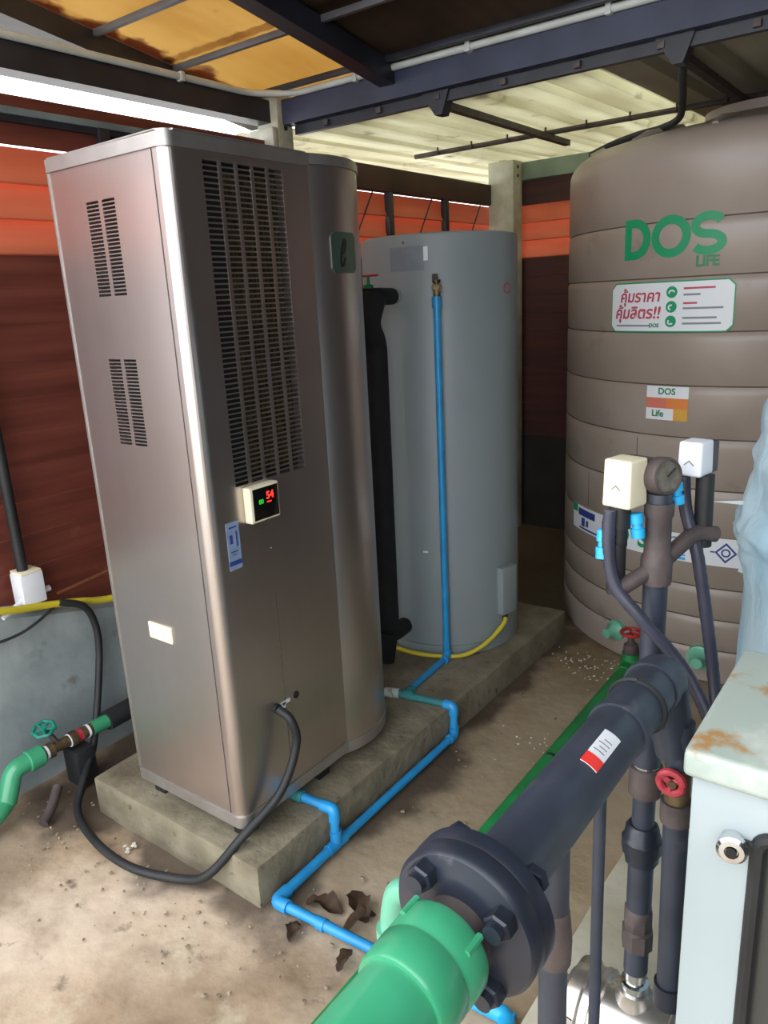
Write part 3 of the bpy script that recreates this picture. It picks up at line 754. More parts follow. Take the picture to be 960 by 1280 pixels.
# black supply cable looping on the floor
bm = BM(); tube(bm, spline([(X1+.010, 1.303, .467), (X1+.05, 1.31, .44), (X1+.055, 1.315, .36), (X1+.04, 1.25, .24), (X1+.0, 1.13, .155), (-1.47, 1.06, .06), (-1.56, 1.035, .018), (-1.72, .985, .016), (-1.9, .99, .016), (-2.08, 1.04, .018), (-2.16, 1.12, .06), (-2.24, 1.22, .12), (-2.33, 1.33, .3), (-2.345, 1.36, .45), (-2.345, 1.33, .56), (-2.36, 1.25, .605)]), .0125, 12)
tag(obj('power_cable', bm, K['rubber']), 'thick black cable from the heater cabinet, looping over the floor to the left wall', 'cable')
bm = BM(); tube(bm, spline([(-2.37, 1.25, .60), (-2.36, 1.16, .565), (-2.365, 1.09, .545), (-2.37, 1.0, .545), (-2.36, .85, .57)]), .005, 8)
tag(obj('thin_cable', bm, K['rubber']), 'thin black cable sagging across the grey plaster at the left edge', 'cable')
bm = BM(); tube(bm, spline([(-2.355, .8, .66), (-2.355, 1.0, .655), (-2.36, 1.12, .628), (-2.37, 1.22, .605), (-2.37, 1.33, .578), (-2.37, 1.44, .548), (-2.37, 1.7, .52)]), .0125, 12)
tag(obj('yellow_hose', bm, K['yellowh']), 'yellow hose lying along the top edge of the grey plaster, left', 'hose')
bm = BM(); tube(bm, [(-2.385, 1.26, .628), (-2.385, 1.6, .66)], .005, 8); tag(obj('copper_tube', bm, K['copper']), 'thin copper tube above the yellow hose, behind the heater', 'pipe')
T = thing('junction_box', (-2.385, 1.17, .60), 'white plastic junction box above the yellow hose at the left wall', 'electrical box')
bm = BM(); box(bm, (-2.435, 1.135, .625), (-2.365, 1.215, .735), bev=.008); obj('box', bm, K['whitep'], T)
bm = BM(); box(bm, (-2.437, 1.140, .733), (-2.363, 1.21, .742), bev=.004); obj('lid', bm, K['cream'], T)
pipe('gland', [(-2.40, 1.21, .65), (-2.40, 1.245, .652)], .011, K['whitep'], T)
pipe('spout', [(-2.39, 1.14, .64), (-2.37, 1.06, .615)], [.012, .007], K['whitep'], T)
bm = BM(); tube(bm, [(-2.40, 1.165, .738), (-2.405, 1.165, 1.3), (-2.41, 1.10, 1.7)], .018, 12); tag(obj('black_conduit', bm, K['rubber']), 'black conduit dropping into the white junction box, left edge', 'conduit')

# ------------------------------------------------------------ green ppr valve line, left
T = thing('green_valve_line', (-2.25, 1.0, .02), 'green pipe with brass gate valve and teal handwheel, floor level at left edge', 'pipe')
pipe('green_pipe', [(-2.2, .6, .04), (-2.22, .86, .055), (-2.25, .915, .075), (-2.25, .945, .165), (-2.25, 1.02, .168)], .026, K['ppr'], T, .035, 18)
pipe('elbow', [(-2.245, .905, .07), (-2.25, .945, .165), (-2.25, 1.0, .168)], .030, K['ppr'], T, .03, 18)
bm = BM(); rings_axis(bm, (-2.25, .99, .167), (0, 1, -.02), [(0, .03), (.004, .036), (.05, .036), (.056, .03)], 10); obj('union_nut', bm, K['ppr'], T)
bm = BM(); rings_axis(bm, (-2.25, 1.04, .166), (0, 1, 0), [(0, .022), (.02, .022), (.021, .027), (.04, .027), (.041, .018), (.10, .020), (.101, .027), (.125, .027), (.126, .018), (.16, .019)], 12); obj('gate_valve_body', bm, K['brass'], T)
for y in (1.052, 1.138, 1.205): pipe('tape_seal', [(-2.25, y, .166), (-2.25, y+.008, .166)], .0235, K['whitep'], T)
pipe('red_band', [(-2.25, 1.165, .166), (-2.25, 1.185, .166)], .0225, K['redm'], T)
pipe('brass_nipple', [(-2.25, 1.185, .166), (-2.25, 1.23, .166)], .022, K['brass'], T)
pipe('green_pipe', [(-2.25, 1.225, .166), (-2.25, 1.29, .166)], .025, K['ppr'], T)
pipe('foam_sleeve', [(-2.25, 1.285, .166), (-2.25, 1.9, .18)], .036, K['foam'], T)
pipe('valve_stem', [(-2.25, 1.10, .18), (-2.26, 1.075, .235)], .009, K['iron'], T)
hw = V((-2.262, 1.070, .243)); hd = V((.25, -.2, 1)).normalized(); hn = hd.orthogonal().normalized(); hb = hd.cross(hn)
bm = BM(); ring = [hw+(hn*cos(2*pi*k/28)+hb*sin(2*pi*k/28))*(.033+.002*cos(2*pi*k*7/28)) for k in range(29)]
tube(bm, ring, .006, 8)
for k in range(5): 
    a = 2*pi*k/5; cyl(bm, hw, hw+(hn*cos(a)+hb*sin(a))*.03, .0045, 6)
cyl(bm, hw-hd*.006, hw+hd*.008, .010, 10)
obj('handwheel', bm, K['teal'], T)
bm = BM(); box(bm, (-2.29, 1.13, 0), (-2.2, 1.2, .135), bev=.01); tag(obj('rubber_block', bm, K['rubber']), 'dark block propping the green valve line at the left', 'block')
bm = BM(); tube(bm, spline([(-2.13, .95, .012), (-2.16, 1.0, .03), (-2.2, 1.05, .06)]), .016, 10); tag(obj('rusty_pipe_stub', bm, K['iron']), 'short rusty pipe stub under the green elbow at left', 'pipe')

# ------------------------------------------------------------ big tan water tank
TC = (-.73, 3.76); TR = .82
T = thing('water_storage_tank', (*TC, 0), 'big tan ribbed plastic water tank with green lettering, in the back right', 'tank')
prof = [(TR-.05, -.005), (TR-.005, .0), (TR, .03)]
gz_ = [.14, .27, .40, .595, .79, .985, 1.18, 1.375, 1.57, 1.765]
for k, z in enumerate(gz_):
    prof += [(TR+.0003, z-.035), (TR, z-.010), (TR-.006, z-.003), (TR-.006, z+.002), (TR, z+.008)]
prof += [(TR, 1.97)]
for k in range(1, 9):
    a = k/8*R(78); prof.append((TR-.10+.10*cos(a), 1.99+.09*sin(a)))
prof += [(TR-.2, 2.105), (TR-.45, 2.15), (.30, 2.18), (.27, 2.185), (.27, 2.22), (.001, 2.225)]
bm = BM(); lathe(bm, (*TC, 0), prof, 128); obj('shell', bm, K['dos'], T, smooth=50)
bm = BM()
for z in gz_: lathe(bm, (*TC, 0), [(TR-.02, z-.003), (TR-.0045, z-.003), (TR-.0045, z+.0018), (TR-.02, z+.0018)], 128)
obj('groove', bm, K['dosgroove'], T, smooth=0)
for k in range(7):   # radial ribs on the shoulder
    a = R(-165+k*24)
    bm = BM(); tube(bm, [(TC[0]+r_*cos(a), TC[1]+r_*sin(a), z_) for r_, z_ in ((TR-.055, 2.064), (TR-.12, 2.094), (TR-.3, 2.124))], .014, 8); obj('shoulder_rib', bm, K['dos'], T)
def tp(name, m, ang, z, fn, parent=T, tilt=0, **k):
    bm = BM(); fn(bm); wrap_cyl(bm, TC, TR, ang, z, tilt); return obj(name, bm, m, parent, **k)
for (a, z0, z1_) in ((-108.2, .805, .97), (-76, 1.59, 1.75), (-128, .62, .775), (-88, .43, .58), (-97, 1.39, 1.555)):
    tp('vertical_seam', K['dosgroove'], a, 0, lambda b: cpatch(b, -.0015, .0015, z0, z1_, -.001, .0006, 1))
# DOS lettering
def arc(cx, cy, rx, ry, a0, a1, n=20): return [(cx+rx*cos(R(a0+(a1-a0)*k/n)), cy+ry*sin(R(a0+(a1-a0)*k/n))) for k in range(n+1)]
H = .057
def letD(b): stroke(b, [(-.180, -H), (-.180, 0), (-.180, H)]+arc(-.150, 0, .055, H, 90, -90, 18), .030, .0012, .0028, True)
def letO(b): stroke(b, arc(0, 0, .060, H+.001, 0, 345, 23), .030, .0016, .0030, True)
def letS(b):
    up = arc(.134, .028, .046, .030, 25, 270, 16); dn = arc(.134, -.030, .048, .028, 90, -150, 16)
    stroke(b, up[:-1]+dn, .029, .0012, .0028)
tl = .06
for nm_, f_ in (('letter_d', letD), ('letter_o', letO), ('letter_s', letS)):
    tp(nm_, K['green'], -101.2, 1.712, f_)
bm = text_bm('LIFE', .050, .0018, spacing=.95); wrap_cyl(bm, TC, TR+.0012, -91.6, 1.618); obj('lettering', bm, K['greendk'], T, smooth=0, label='small dark green lettering LIFE')
# wide sign
SA = -101.8; SZ = 1.466
sg = tp('sign_border', K['green'], SA, SZ, lambda b: cpatch(b, -.247, .247, -.092, .092, .0010, .0022, 24, .022), label='white sign with green border')
tp('sign_face', K['white'], SA, SZ, lambda b: cpatch(b, -.243, .243, -.087, .087, .0022, .0030, 24, .02), sg)
def stext(s, size, x, y, m, bold=.001, sh=0, name='sign_text', parent=None, sp=1):
    bm = text_bm(s, size, bold, sh, sp, extr=.0004)
    for v in bm.verts: v.co.x += x; v.co.y += y; v.co.z += .0036
    wrap_cyl(bm, TC, TR, SA, SZ); obj(name, bm, m, parent or sg, smooth=0)
stext('คุ้มราคา', .058, -.11, .038, K['red'], .0012, .15)
stext('คุ้มลิตร!!', .060, -.12, -.022, K['red'], .0014, .15)
def sl(x, y, L_, h, m):
    tp('sign_text', m, SA, SZ, lambda b: cpatch(b, x, x+L_, y, y+h, .0030, .0036, 6), sg)
sl(-.215, -.070, .16, .006, K['greyprint']); stext('DOS', .020, -.04, -.067, K['greendk'], .0008)
for k, y in enumerate((.052, 0, -.052)):
    tp('icon', K['green'], SA, SZ, (lambda yy: lambda b: rings_axis(b, (.026, yy, .003), (0, 0, 1), [(0, .021), (.0008, .021)], 20))(y), sg)
    tp('icon_mark', K['white'], SA, SZ, (lambda yy, kk: lambda b: stroke(b, arc(.026, yy-.002, .010, .008, 10+60*kk, 200+60*kk, 8), .005, .0039, .0046))(y, k), sg)
sl(.07, .060, .11, .007, K['red']); sl(.07, .038, .06, .007, K['greyprint'])
sl(.07, .008, .05, .007, K['red']); sl(.07, -.010, .14, .007, K['greyprint'])
sl(.07, -.044, .12, .007, K['greyprint']); sl(.07, -.064, .135, .007, K['greyprint'])
# small orange sticker
A2, Z2 = -99.9, 1.113
def sq(x0, x1, y0, y1, m, nm='sticker_colour'): tp(nm, m, A2, Z2, lambda b: cpatch(b, x0, x1, y0, y1, .0016, .0024, 4), ss)
ss = tp('small_sticker', K['white'], A2, Z2, lambda b: cpatch(b, -.084, .082, -.066, .062, .0008, .0016, 8), label='small white and orange sticker')
sq(-.084, .0, -.022, .018, K['salmon']); sq(0, .082, -.022, .018, K['orange']); sq(.028, .082, -.066, -.022, K['yellowp'])
bm = text_bm('DOS', .034, .001, extr=.0004)
for v in bm.verts: v.co.x -= .002; v.co.y += .042; v.co.z += .0022
wrap_cyl(bm, TC, TR, A2, Z2); obj('sticker_text', bm, K['greendk'], ss, smooth=0)
bm = text_bm('Life', .034, .001, extr=.0004)
for v in bm.verts: v.co.x -= .035; v.co.y -= .043; v.co.z += .0022
wrap_cyl(bm, TC, TR, A2, Z2); obj('sticker_text', bm, K['greendk'], ss, smooth=0)
# tape band
tb = tp('tape_band', K['white'], -105, .552, lambda b: cpatch(b, -.47, .46, -.056, .056, .0022, .0034, 40), label='white printed band round the tank')
def tpr(x0, x1, y0, y1, m): tp('band_print', m, -105, .552, lambda b: cpatch(b, x0, x1, y0, y1, .0034, .0042, 6), tb)
tpr(-.47, -.42, .02, .056, K['green']); tpr(-.41, -.27, .012, .044, K['navyprint']); tpr(-.38, -.35, -.035, .004, K['navyprint']); tpr(-.34, -.32, -.03, -.002, K['navyprint'])
tpr(-.40, -.25, -.048, -.040, K['navyprint']); tpr(-.22, -.17, -.03, .03, K['navyprint']); tpr(.10, .18, -.050, -.040, K['bluefit']); tpr(.10, .18, -.034, -.028, K['bluefit'])
for x, s_ in ((-.10, 'D'), (.0, 'S')):
    bm = text_bm(s_, .10, .003, extr=.0004)
    for v in bm.verts: v.co.x += x; v.co.z += .0040
    wrap_cyl(bm, TC, TR, -105, .552); obj('band_letter', bm, K['green'], tb, smooth=0)
def diamond(b):
    stroke(b, [(.29, 0), (.325, .036), (.36, 0), (.325, -.036)], .007, .0034, .0042, True)
    stroke(b, [(.27, 0), (.38, 0)], .006, .0034, .0042); stroke(b, arc(.325, 0, .014, .014, 0, 340, 12), .006, .0036, .0044, True)
tp('band_emblem', K['navyprint'], -105, .552, diamond, tb)
tp('band_letter', K['greyprint'], -105, .552, lambda b: stroke(b, arc(.135, .012, .022, .026, 0, 340, 14), .007, .0034, .0042, True), tb)
tpr(.40, .455, .015, .022, K['greyprint']); tpr(.40, .44, -.02, -.013, K['greyprint'])
# tank outlets
def outlet(x, y, z, rr, r):
    d = V((x-TC[0], y-TC[1], 0)).normalized(); a_ = V((TC[0], TC[1], z))+d*(TR-.004)
    bm = BM(); rings_axis(bm, a_, d, [(0, r), (.02, r), (.024, r*.8), (.05, r*.45), (.075, r*.45)], 18); obj('outlet', bm, K['pprpale'], T, label='pale green outlet fitting')
outlet(-1.05, 2.99, .115, 0, .045); outlet(-.685, 2.94, .105, 0, .05)

# green floor pipe with red gate valve
T = thing('green_floor_pipe', (-.91, 2.2, 0), 'dark green pipe on the floor running from the tan tank toward the flange', 'pipe')
pipe('green_pipe', [(-.93, 2.80, .040), (-.915, .8, .040)], .031, K['pprmid'], T, 0, 20)
pipe('cable_tie', [(-.9195, 2.05, .040), (-.9195, 2.062, .040)], .0335, K['rubber'], T)
pipe('elbow', [(-.93, 2.76, .040), (-.93, 2.835, .040), (-.93, 2.842, .10)], .036, K['pprmid'], T, .03, 20)
T = thing('red_gate_valve', (-.93, 2.84, .09), 'small dark gate valve with red handwheel before the tan tank', 'valve')
bm = BM(); rings_axis(bm, (-.93, 2.84, .09), (0, 0, 1), [(0, .030), (.02, .032), (.05, .028), (.06, .014), (.10, .010)], 14); obj('valve_body', bm, K['iron'], T)
bm = BM(); tube(bm, [(-.93+.04*cos(2*pi*k/24), 2.84+.04*sin(2*pi*k/24), .192) for k in range(25)], .007, 8)
for k in range(3): cyl(bm, (-.93, 2.84, .192), (-.93+.04*cos(k*2.1), 2.84+.04*sin(k*2.1), .192), .005, 6)
obj('handwheel', bm, K['redp'], T)

# ------------------------------------------------------------ foreground flanged pipe
P1 = V((-.292, 1.032, .999)); P2 = V((-.299, .424, .999)); ax = (P2-P1).normalized()   # toward camera
def along(y): return P1+ax*((1.032-y)/-ax.y*-1 if False else (1.032-y)/(-ax.y))
BR = .0365
T = thing('flanged_pipe', (-.29, .7, .95), 'thick dark grey pipe with black bolted flange crossing the foreground', 'pipe')
rings = [(0, BR)]
bm = BM(); tube(bm, fillet([along(.55), along(1.035), along(1.035)+V((0, .004, -.05))], .05, 8), BR, 36); obj('pipe_body', bm, K['pvcdark'], T)
pipe('elbow_collar', [along(1.0), along(.985)], BR+.003, K['pvcdark'], T, 0, 36)
e0 = along(1.035)
bm = BM(); rings_axis(bm, V((-.290, 1.036, .975)), (.22, -.06, -1), [(0, BR), (.04, BR-.002), (.07, .026), (.10, .024)], 24); obj('reducer', bm, K['pvcdark'], T)
pipe('coupling_ring', [along(.867), along(.855)], BR+.003, K['pvcdark'], T, 0, 36)
bm = BM(); rings_axis(bm, along(.520), ax, [(-.028, BR), (-.02, .046), (0, .047), (.001, .070), (.005, .074), (.019, .074), (.023, .072)], 56); obj('flange_disc', bm, K['flange'], T)
f0 = along(.496)
bm = BM(); rings_axis(bm, f0, ax, [(0, .071), (.001, .0735), (.015, .0735), (.020, .070), (.0235, .054), (.025, .050)], 56); obj('flange_disc', bm, K['flange'], T)
bm = BM(); rings_axis(bm, f0+ax*.001, ax, [(-.0035, .0725), (0, .0725)], 56); obj('gasket', bm, K['rubber'], T)
n1 = V((0, 0, 1)); n2 = ax.cross(n1).normalized()
for k in range(4):
    a = R(45+90*k+8); q = f0+ax*.023+(n1*sin(a)+n2*cos(a))*.0565
    bm = BM(); hexhead(bm, q-ax*.002, ax, .0135, .016); bo = obj('bolt', bm, K['flange'], T)
    b2 = BM(); cyl(b2, q+ax*.013, q+ax*.021, .009, 14); obj('bolt_tip', b2, K['flange'], bo)
    bm = BM(); hexhead(bm, q-ax*.052, -ax, .0135, .012); obj('nut', bm, K['flange'], T)
g0 = f0+ax*.025
bm = BM(); rings_axis(bm, g0-ax*.003, ax, [(0, .034), (.024, .033), (.030, .033)], 36); obj('neck', bm, K['iron'], T)
T3 = thing('green_coupled_pipe', along(.4)-V((0, 0, .05)), 'thick glossy green pipe and socket screwed to the black flange, bottom foreground', 'pipe')
bm = BM(); rings_axis(bm, g0+ax*.018, ax, [(0, .037), (.003, .0435), (.008, .0455), (.032, .0455), (.035, .0438), (.037, .0438), (.040, .0455), (.070, .0442), (.073, .0425)], 64); so = obj('socket', bm, K['ppr'], T3)
bm = BM(); rings_axis(bm, g0+ax*.018, ax, [(.070, .0385), (.42, .0385)], 64); obj('pipe_body', bm, K['ppr'], T3)
for k in range(4):
    a = R(50+90*k); q = g0+ax*.020+(n1*sin(a)+n2*cos(a))*.0455
    bm = BM(); cyl(bm, q, q+ax*.022, .0035, 8); obj('lug', bm, K['ppr'], so)
# white and red sticker on the dark pipe
def on_pipe(bm, y, ang):
    """text space x-> around, y-> along toward far end"""
    c0 = along(y)
    for v in bm.verts:
        a = R(ang)+v.co.x/BR; rad = (n1*sin(a)+n2*cos(a))
        v.co = c0-ax*v.co.y+rad*(BR+v.co.z)
sgn = 1
bm = BM(); cpatch(bm, -.011, .011, -.012, .062, .0002, .0012, 8); on_pipe(bm, .735, 118); stk = obj('sticker', bm, K['white'], T, label='white and red sticker')
bm = BM(); cpatch(bm, -.011, .011, -.012, .008, .0012, .0018, 8); on_pipe(bm, .735, 118); obj('red_patch', bm, mat('red sticker', srgb(226, 52, 44), rough=.4), stk)
bm = BM()
for k in range(4): cpatch(bm, -.008+.004*(k % 2), .006, .018+k*.008, .0195+k*.008, .0012, .0018, 4)
on_pipe(bm, .735, 118); obj('sticker_print', bm, K['greyprint'], stk)

# pale green elbow behind socket
T = thing('pale_green_elbow', (-.49, .62, 0), 'pale green bent pipe standing just left of the black flange', 'pipe')
pipe('bend', [(-.30, .60, .862), (-.478, .62, .845), (-.49, .62, .80), (-.492, .62, .74)], .0165, K['pprpale'], T, .035, 20)
pipe('collar', [(-.492, .62, .775), (-.492, .62, .735)], .021, K['pprpale'], T, 0, 20)
pipe('riser', [(-.492, .62, .75), (-.492, .62, 0)], .016, K['pprpale'], T, 0, 20)

# vertical pipes under the flanged pipe
T = thing('pump_riser', (-.298, .675, 0), 'thick dark vertical pipe just behind the black flange, worn brown in the middle', 'pipe')
xq, yq = -.297, .675
pipe('pipe_section', [(xq, yq, .965), (xq, yq, .855)], .0175, K['pvcdark'], T, 0, 20)
pipe('pipe_section', [(xq, yq, .79), (xq, yq, .0)], .017, K['pvcdark'], T, 0, 20)
bm = BM(); rings_axis(bm, (xq, yq, .79), (0, 0, 1), [(0, .021), (.03, .022), (.055, .020), (.075, .018)], 18); obj('worn_coupling', bm, K['iron'], T)
T = thing('thin_support_pipe', (-.323, .885, 0), 'thin dark vertical pipe under the middle of the big dark pipe', 'pipe')
pipe('rod', [(-.323, .885, .965), (-.320, .885, 0)], .0085, K['pvcdark'], T, 0, 14)
A = (-.350, 1.176)
def seg(z0, z1, r, m, T, xy=A, n=22, name='pipe_section', **k): return pipe(name, [(*xy, z0), (*xy, z1)], r, m, T, 0, n, **k)
T = thing('pump_discharge_pipe', (*A, .25), 'tall dark vertical pipe with union, rising from the steel pump to the gauge', 'pipe')
seg(.30, 1.235, .0195, K['pvcdark'], T)
bm = BM(); rings_axis(bm, (*A, .255), (0, 0, 1), [(0, .026), (.018, .026), (.02, .02), (.09, .02)], 20); obj('nipple', bm, K['chrome'], T)
seg(.30, .355, .022, K['pvcdark'], T)
bm = BM(); rings_axis(bm, (*A, .355), (0, 0, 1), [(0, .024), (.003, .029), (.04, .029), (.044, .024), (.05, .026), (.085, .026), (.09, .022)], 8); obj('worn_coupling', bm, K['iron'], T)
seg(.445, .60, .0225, K['pvcdark'], T)
bm = BM(); rings_axis(bm, (*A, .545), (0, 0, 1), [(0, .026), (.004, .030), (.022, .030), (.026, .036), (.050, .036), (.056, .031), (.075, .029), (.08, .024)], 10); obj('union_nut', bm, K['flange'], T)
seg(.69, .745, .028, K['iron'], T, name='coupling'); seg(.742, .75, .024, K['chrome'], T, name='tape_seal')
seg(.75, .93, .0235, K['pvcdark'], T)
# manifold head: tee with two cross branches
bm = BM(); rings_axis(bm, (*A, 1.085), (0, 0, 1), [(0, .024), (.01, .025), (.04, .025), (.05, .021), (.11, .020), (.115, .023), (.135, .023)], 18); obj('tee', bm, K['iron'], T)
pipe('branch', [(-.398, 1.118, 1.078), (*A, 1.112), (-.31, 1.245, 1.158), (-.285, 1.27, 1.150)], .0135, K['iron'], T, .02, 14)
seg(1.215, 1.226, .0155, K['whitep'], T, name='tape_seal')
# pressure gauge
g1 = V((-.346, 1.172, 1.263)); gd = V((.86, -.5, .12)).normalized()
T = thing('pressure_gauge', g1-V((0, 0, .04)), 'small round dusty pressure gauge between the two switch boxes', 'gauge')
seg(1.232, 1.25, .009, K['brass'], T, (g1.x, g1.y), 12, name='stem')
bm = BM(); rings_axis(bm, g1-gd*.014, gd, [(0, .026), (.004, .030), (.022, .030), (.026, .028), (.027, .025), (.023, .0245)], 28); obj('case', bm, K['iron'], T)
bm = BM(); rings_axis(bm, g1+gd*.0085, gd, [(0, .0245), (.001, .0245)], 28); obj('dial', bm, mat('dusty dial', srgb(112, 108, 98), srgb(84, 80, 72), rough=.4, scale=60), T)
bm = BM(); cyl(bm, g1+gd*.011, g1+gd*.011+V((.010, .004, .014)), .0015, 6); obj('needle', bm, K['dark'], T)

# pressure switches on conduits
def switch(name, c, sx, sy, sz, yaw, m, label):
    T = thing('pressure_switch', (c[0], c[1], c[2]-sz/2), label, 'pressure switch', )
    mm = Matrix.Rotation(R(yaw), 4, 'Z')
    bm = BM(); box(bm, (-sx/2, -sy/2, -sz/2), (sx/2, sy/2, sz/2), bev=.005, seg=3)
    for v in bm.verts:
        if v.co.z > 0: v.co.x *= .96; v.co.y *= .94
    bmesh.ops.transform(bm, matrix=mm, verts=bm.verts); bmesh.ops.translate(bm, verts=bm.verts, vec=c); obj('cover', bm, m, T)
    bm = BM(); box(bm, (-sx/2+.004, sy/2-.004, -sz/2), (sx/2-.002, sy/2+.022, sz/2-.004), bev=.002)
    bmesh.ops.transform(bm, matrix=mm, verts=bm.verts); bmesh.ops.translate(bm, verts=bm.verts, vec=c); obj('base_plate', bm, K['iron'], T)
    d = mm.to_3x3() @ V((0, -1, 0)); u = V((0, 0, 1)); r_ = mm.to_3x3() @ V((1, 0, 0))
    bm = BM()
    q = V(c)+d*(sy/2+.0002)+V((0, 0, -.006))
    tri = [(-.008, -.003), (0, .004), (.008, -.003)]
    stroke(bm, tri, .0016, 0, .0007); 
    for v in bm.verts: v.co = q+r_*v.co.x+u*v.co.y+d*v.co.z
    obj('emblem', bm, K['greyprint'], T)
    return T
s1 = switch('a', V((-.395, 1.145, 1.255)), .050, .050, .076, -14, K['cream'], 'cream pressure switch box left of the gauge')
s2 = switch('b', V((-.322, 1.262, 1.277)), .040, .046, .056, -10, K['whitep'], 'white pressure switch box right of the gauge')
bm = BM(); rings_axis(bm, (-.400, 1.14, 1.15), (0, 0, 1), [(0, .013), (.03, .013), (.031, .017), (.068, .017)], 14); obj('neck', bm, K['rubber'], s1)
pipe('neck', [(-.402, 1.138, 1.156), (-.402, 1.138, 1.07)], .0145, K['rubber'], s1)
pipe('neck', [(-.305, 1.262, 1.25), (-.303, 1.262, 1.13)], .0145, K['rubber'], s2)
def flex(pts, r, label):
    sp = spline(pts, 12); bm = BM(); tube(bm, sp, [r*(1+.06*(k % 2)) for k in range(len(sp))], 12); return tag(obj('flexible_conduit', bm, K['conduit']), label, 'conduit')
flex([(-.408, 1.118, 1.214), (-.408, 1.118, 1.15), (-.395, 1.118, 1.09), (-.352, 1.122, 1.04), (-.305, 1.135, .985), (-.268, 1.13, .94), (-.235, 1.11, .89), (-.215, 1.08, .83)], .010, 'dark flexible conduit curving down from the cream switch box')
flex([(-.335, 1.247, 1.248), (-.328, 1.247, 1.19), (-.305, 1.243, 1.12), (-.285, 1.243, 1.02), (-.265, 1.245, .90), (-.24, 1.2, .80), (-.22, 1.13, .72)], .010, 'dark flexible conduit hanging from the white switch box')
# blue little fittings on the manifold
def bluefit(p, q, label):
    p = V(p); q = V(q); d = (q-p); bm = BM(); L_ = d.length
    rings_axis(bm, p, d, [(0, .009), (.002, .011), (L_*.4, .011), (L_*.42, .008), (L_*.6, .008), (L_*.62, .0115), (L_, .0105)], 14)
    return tag(obj('blue_fitting', bm, K['bluefit']), label, 'fitting')
bluefit((-.420, 1.128, 1.178), (-.418, 1.118, 1.132), 'light blue plug at the far left, below the cream box')
bluefit((-.378, 1.150, 1.205), (-.372, 1.150, 1.165), 'light blue plug close beside the tall pipe, below the cream box')
bluefit((-.336, 1.205, 1.247), (-.330, 1.205, 1.212), 'light blue plug under the gauge beside the white box')

# suction pipe B with red valve
Bx = (-.246, .995)
T = thing('red_valve_pipe', (*Bx, 0), 'dark vertical pipe with pinkish red valve, between the tall pipe and the control box', 'pipe')
pipe('pipe_section', [(-.262, 1.037, .93), (-.260, 1.035, .86)], .021, K['pvcdark'], T, 0, 20)
pipe('valve_body', [(-.260, 1.034, .865), (-.259, 1.032, .80)], .019, K['brass'], T, 0, 12)
bm = BM(); tube(bm, [(-.262+.017*cos(2*pi*k/16), 1.006, .845+.017*sin(2*pi*k/16)) for k in range(17)], .006, 8)
for k in range(3): cyl(bm, (-.262, 1.006, .845), (-.262+.017*cos(k*2.1+.5), 1.006, .845+.017*sin(k*2.1+.5)), .005, 6)
obj('handwheel', bm, K['redm'], T)
pipe('valve_stem', [(-.259, 1.03, .845), (-.259, 1.0, .845)], .006, K['brass'], T)
pipe('union', [(-.259, 1.032, .80), (-.258, 1.031, .765)], .024, K['iron'], T, 0, 10)
pipe('pipe_section', [(-.258, 1.031, .77), (-.250, 1.02, .45)], .0185, K['pvcdark'], T, 0, 20)
pipe('end_cap', [(-.250, 1.02, .47), (-.250, 1.02, .43)], .023, K['flange'], T, 0, 20)
bm = BM(); tube(bm, [(-.225, 1.06, .75), (-.222, 1.06, .1)], .007, 10); tag(obj('thin_blue_pipe', bm, K['blue']), 'thin blue pipe seen just left of the control box edge', 'pipe')

# strap
T = thing('pipe_strap', (-.33, .98, .93), 'black strap with buckle tying the big pipe to the tall vertical pipe', 'strap')
c0 = along(.93)
bm = BM()
ring = [c0+(n1*cos(2*pi*k/24)+n2*sin(2*pi*k/24))*(BR+.002) for k in range(25)]
tube(bm, ring, .004, 6); obj('band', bm, K['rubber'], T)
bm = BM(); tube(bm, spline([c0+V((-.02, .01, -.043)), (-.325, 1.02, .925), (-.36, 1.13, .90), (-.378, 1.17, .885), (-.35, 1.205, .88), (-.325, 1.17, .875), (-.30, 1.05, .91), c0+V((.03, .02, -.032))]), .004, 6); obj('band', bm, K['rubber'], T)
bm = BM(); tube(bm, fillet([(-.345, 1.03, .905), (-.350, 1.09, .898), (-.345, 1.09, .872), (-.338, 1.03, .879), (-.345, 1.03, .905)], .006), .004, 6); obj('buckle', bm, K['iron'], T)

# ------------------------------------------------------------ pump and its base
bm = BM(); box(bm, (-.575, .82, -.03), (.42, 2.2, .055), bev=.01)
bmesh.ops.subdivide_edges(bm, edges=[e for e in bm.edges if e.calc_length() > .3], cuts=14, use_grid_fill=True)
for v in bm.verts: v.co += V((mn.noise(v.co*8), mn.noise(v.co*8+V((5, 0, 0))), mn.noise(v.co*9)))*.004
tag(obj('pump_base_slab', bm, K['conc2']), 'pale low concrete slab carrying the steel pump, bottom right', 'slab')
T = thing('steel_pump', (-.38, 1.17, .055), 'horizontal stainless steel pump on the pale slab under the vertical pipes', 'pump')
pc = V((-.47, 1.175, .155))
bm = BM(); rings_axis(bm, pc, (1, 0, 0), [(-.045, .02), (-.04, .035), (-.012, .036), (-.01, .058), (0, .062), (.004, .085), (.018, .088), (.03, .088), (.034, .080), (.05, .080), (.054, .084), (.066, .084), (.07, .078), (.19, .080), (.195, .092), (.215, .092)], 48); obj('barrel', bm, K['pump'], T, smooth=25)
bm = BM(); rings_axis(bm, (A[0], A[1], .215), (0, 0, 1), [(0, .040), (.02, .034), (.035, .030), (.04, .030)], 20); obj('outlet_boss', bm, K['pump'], T)
bm = BM(); rings_axis(bm, pc+V((.02, 0, 0)), (1, 0, 0), [(0, .05), (.01, .05)], 24); 
bm.free()
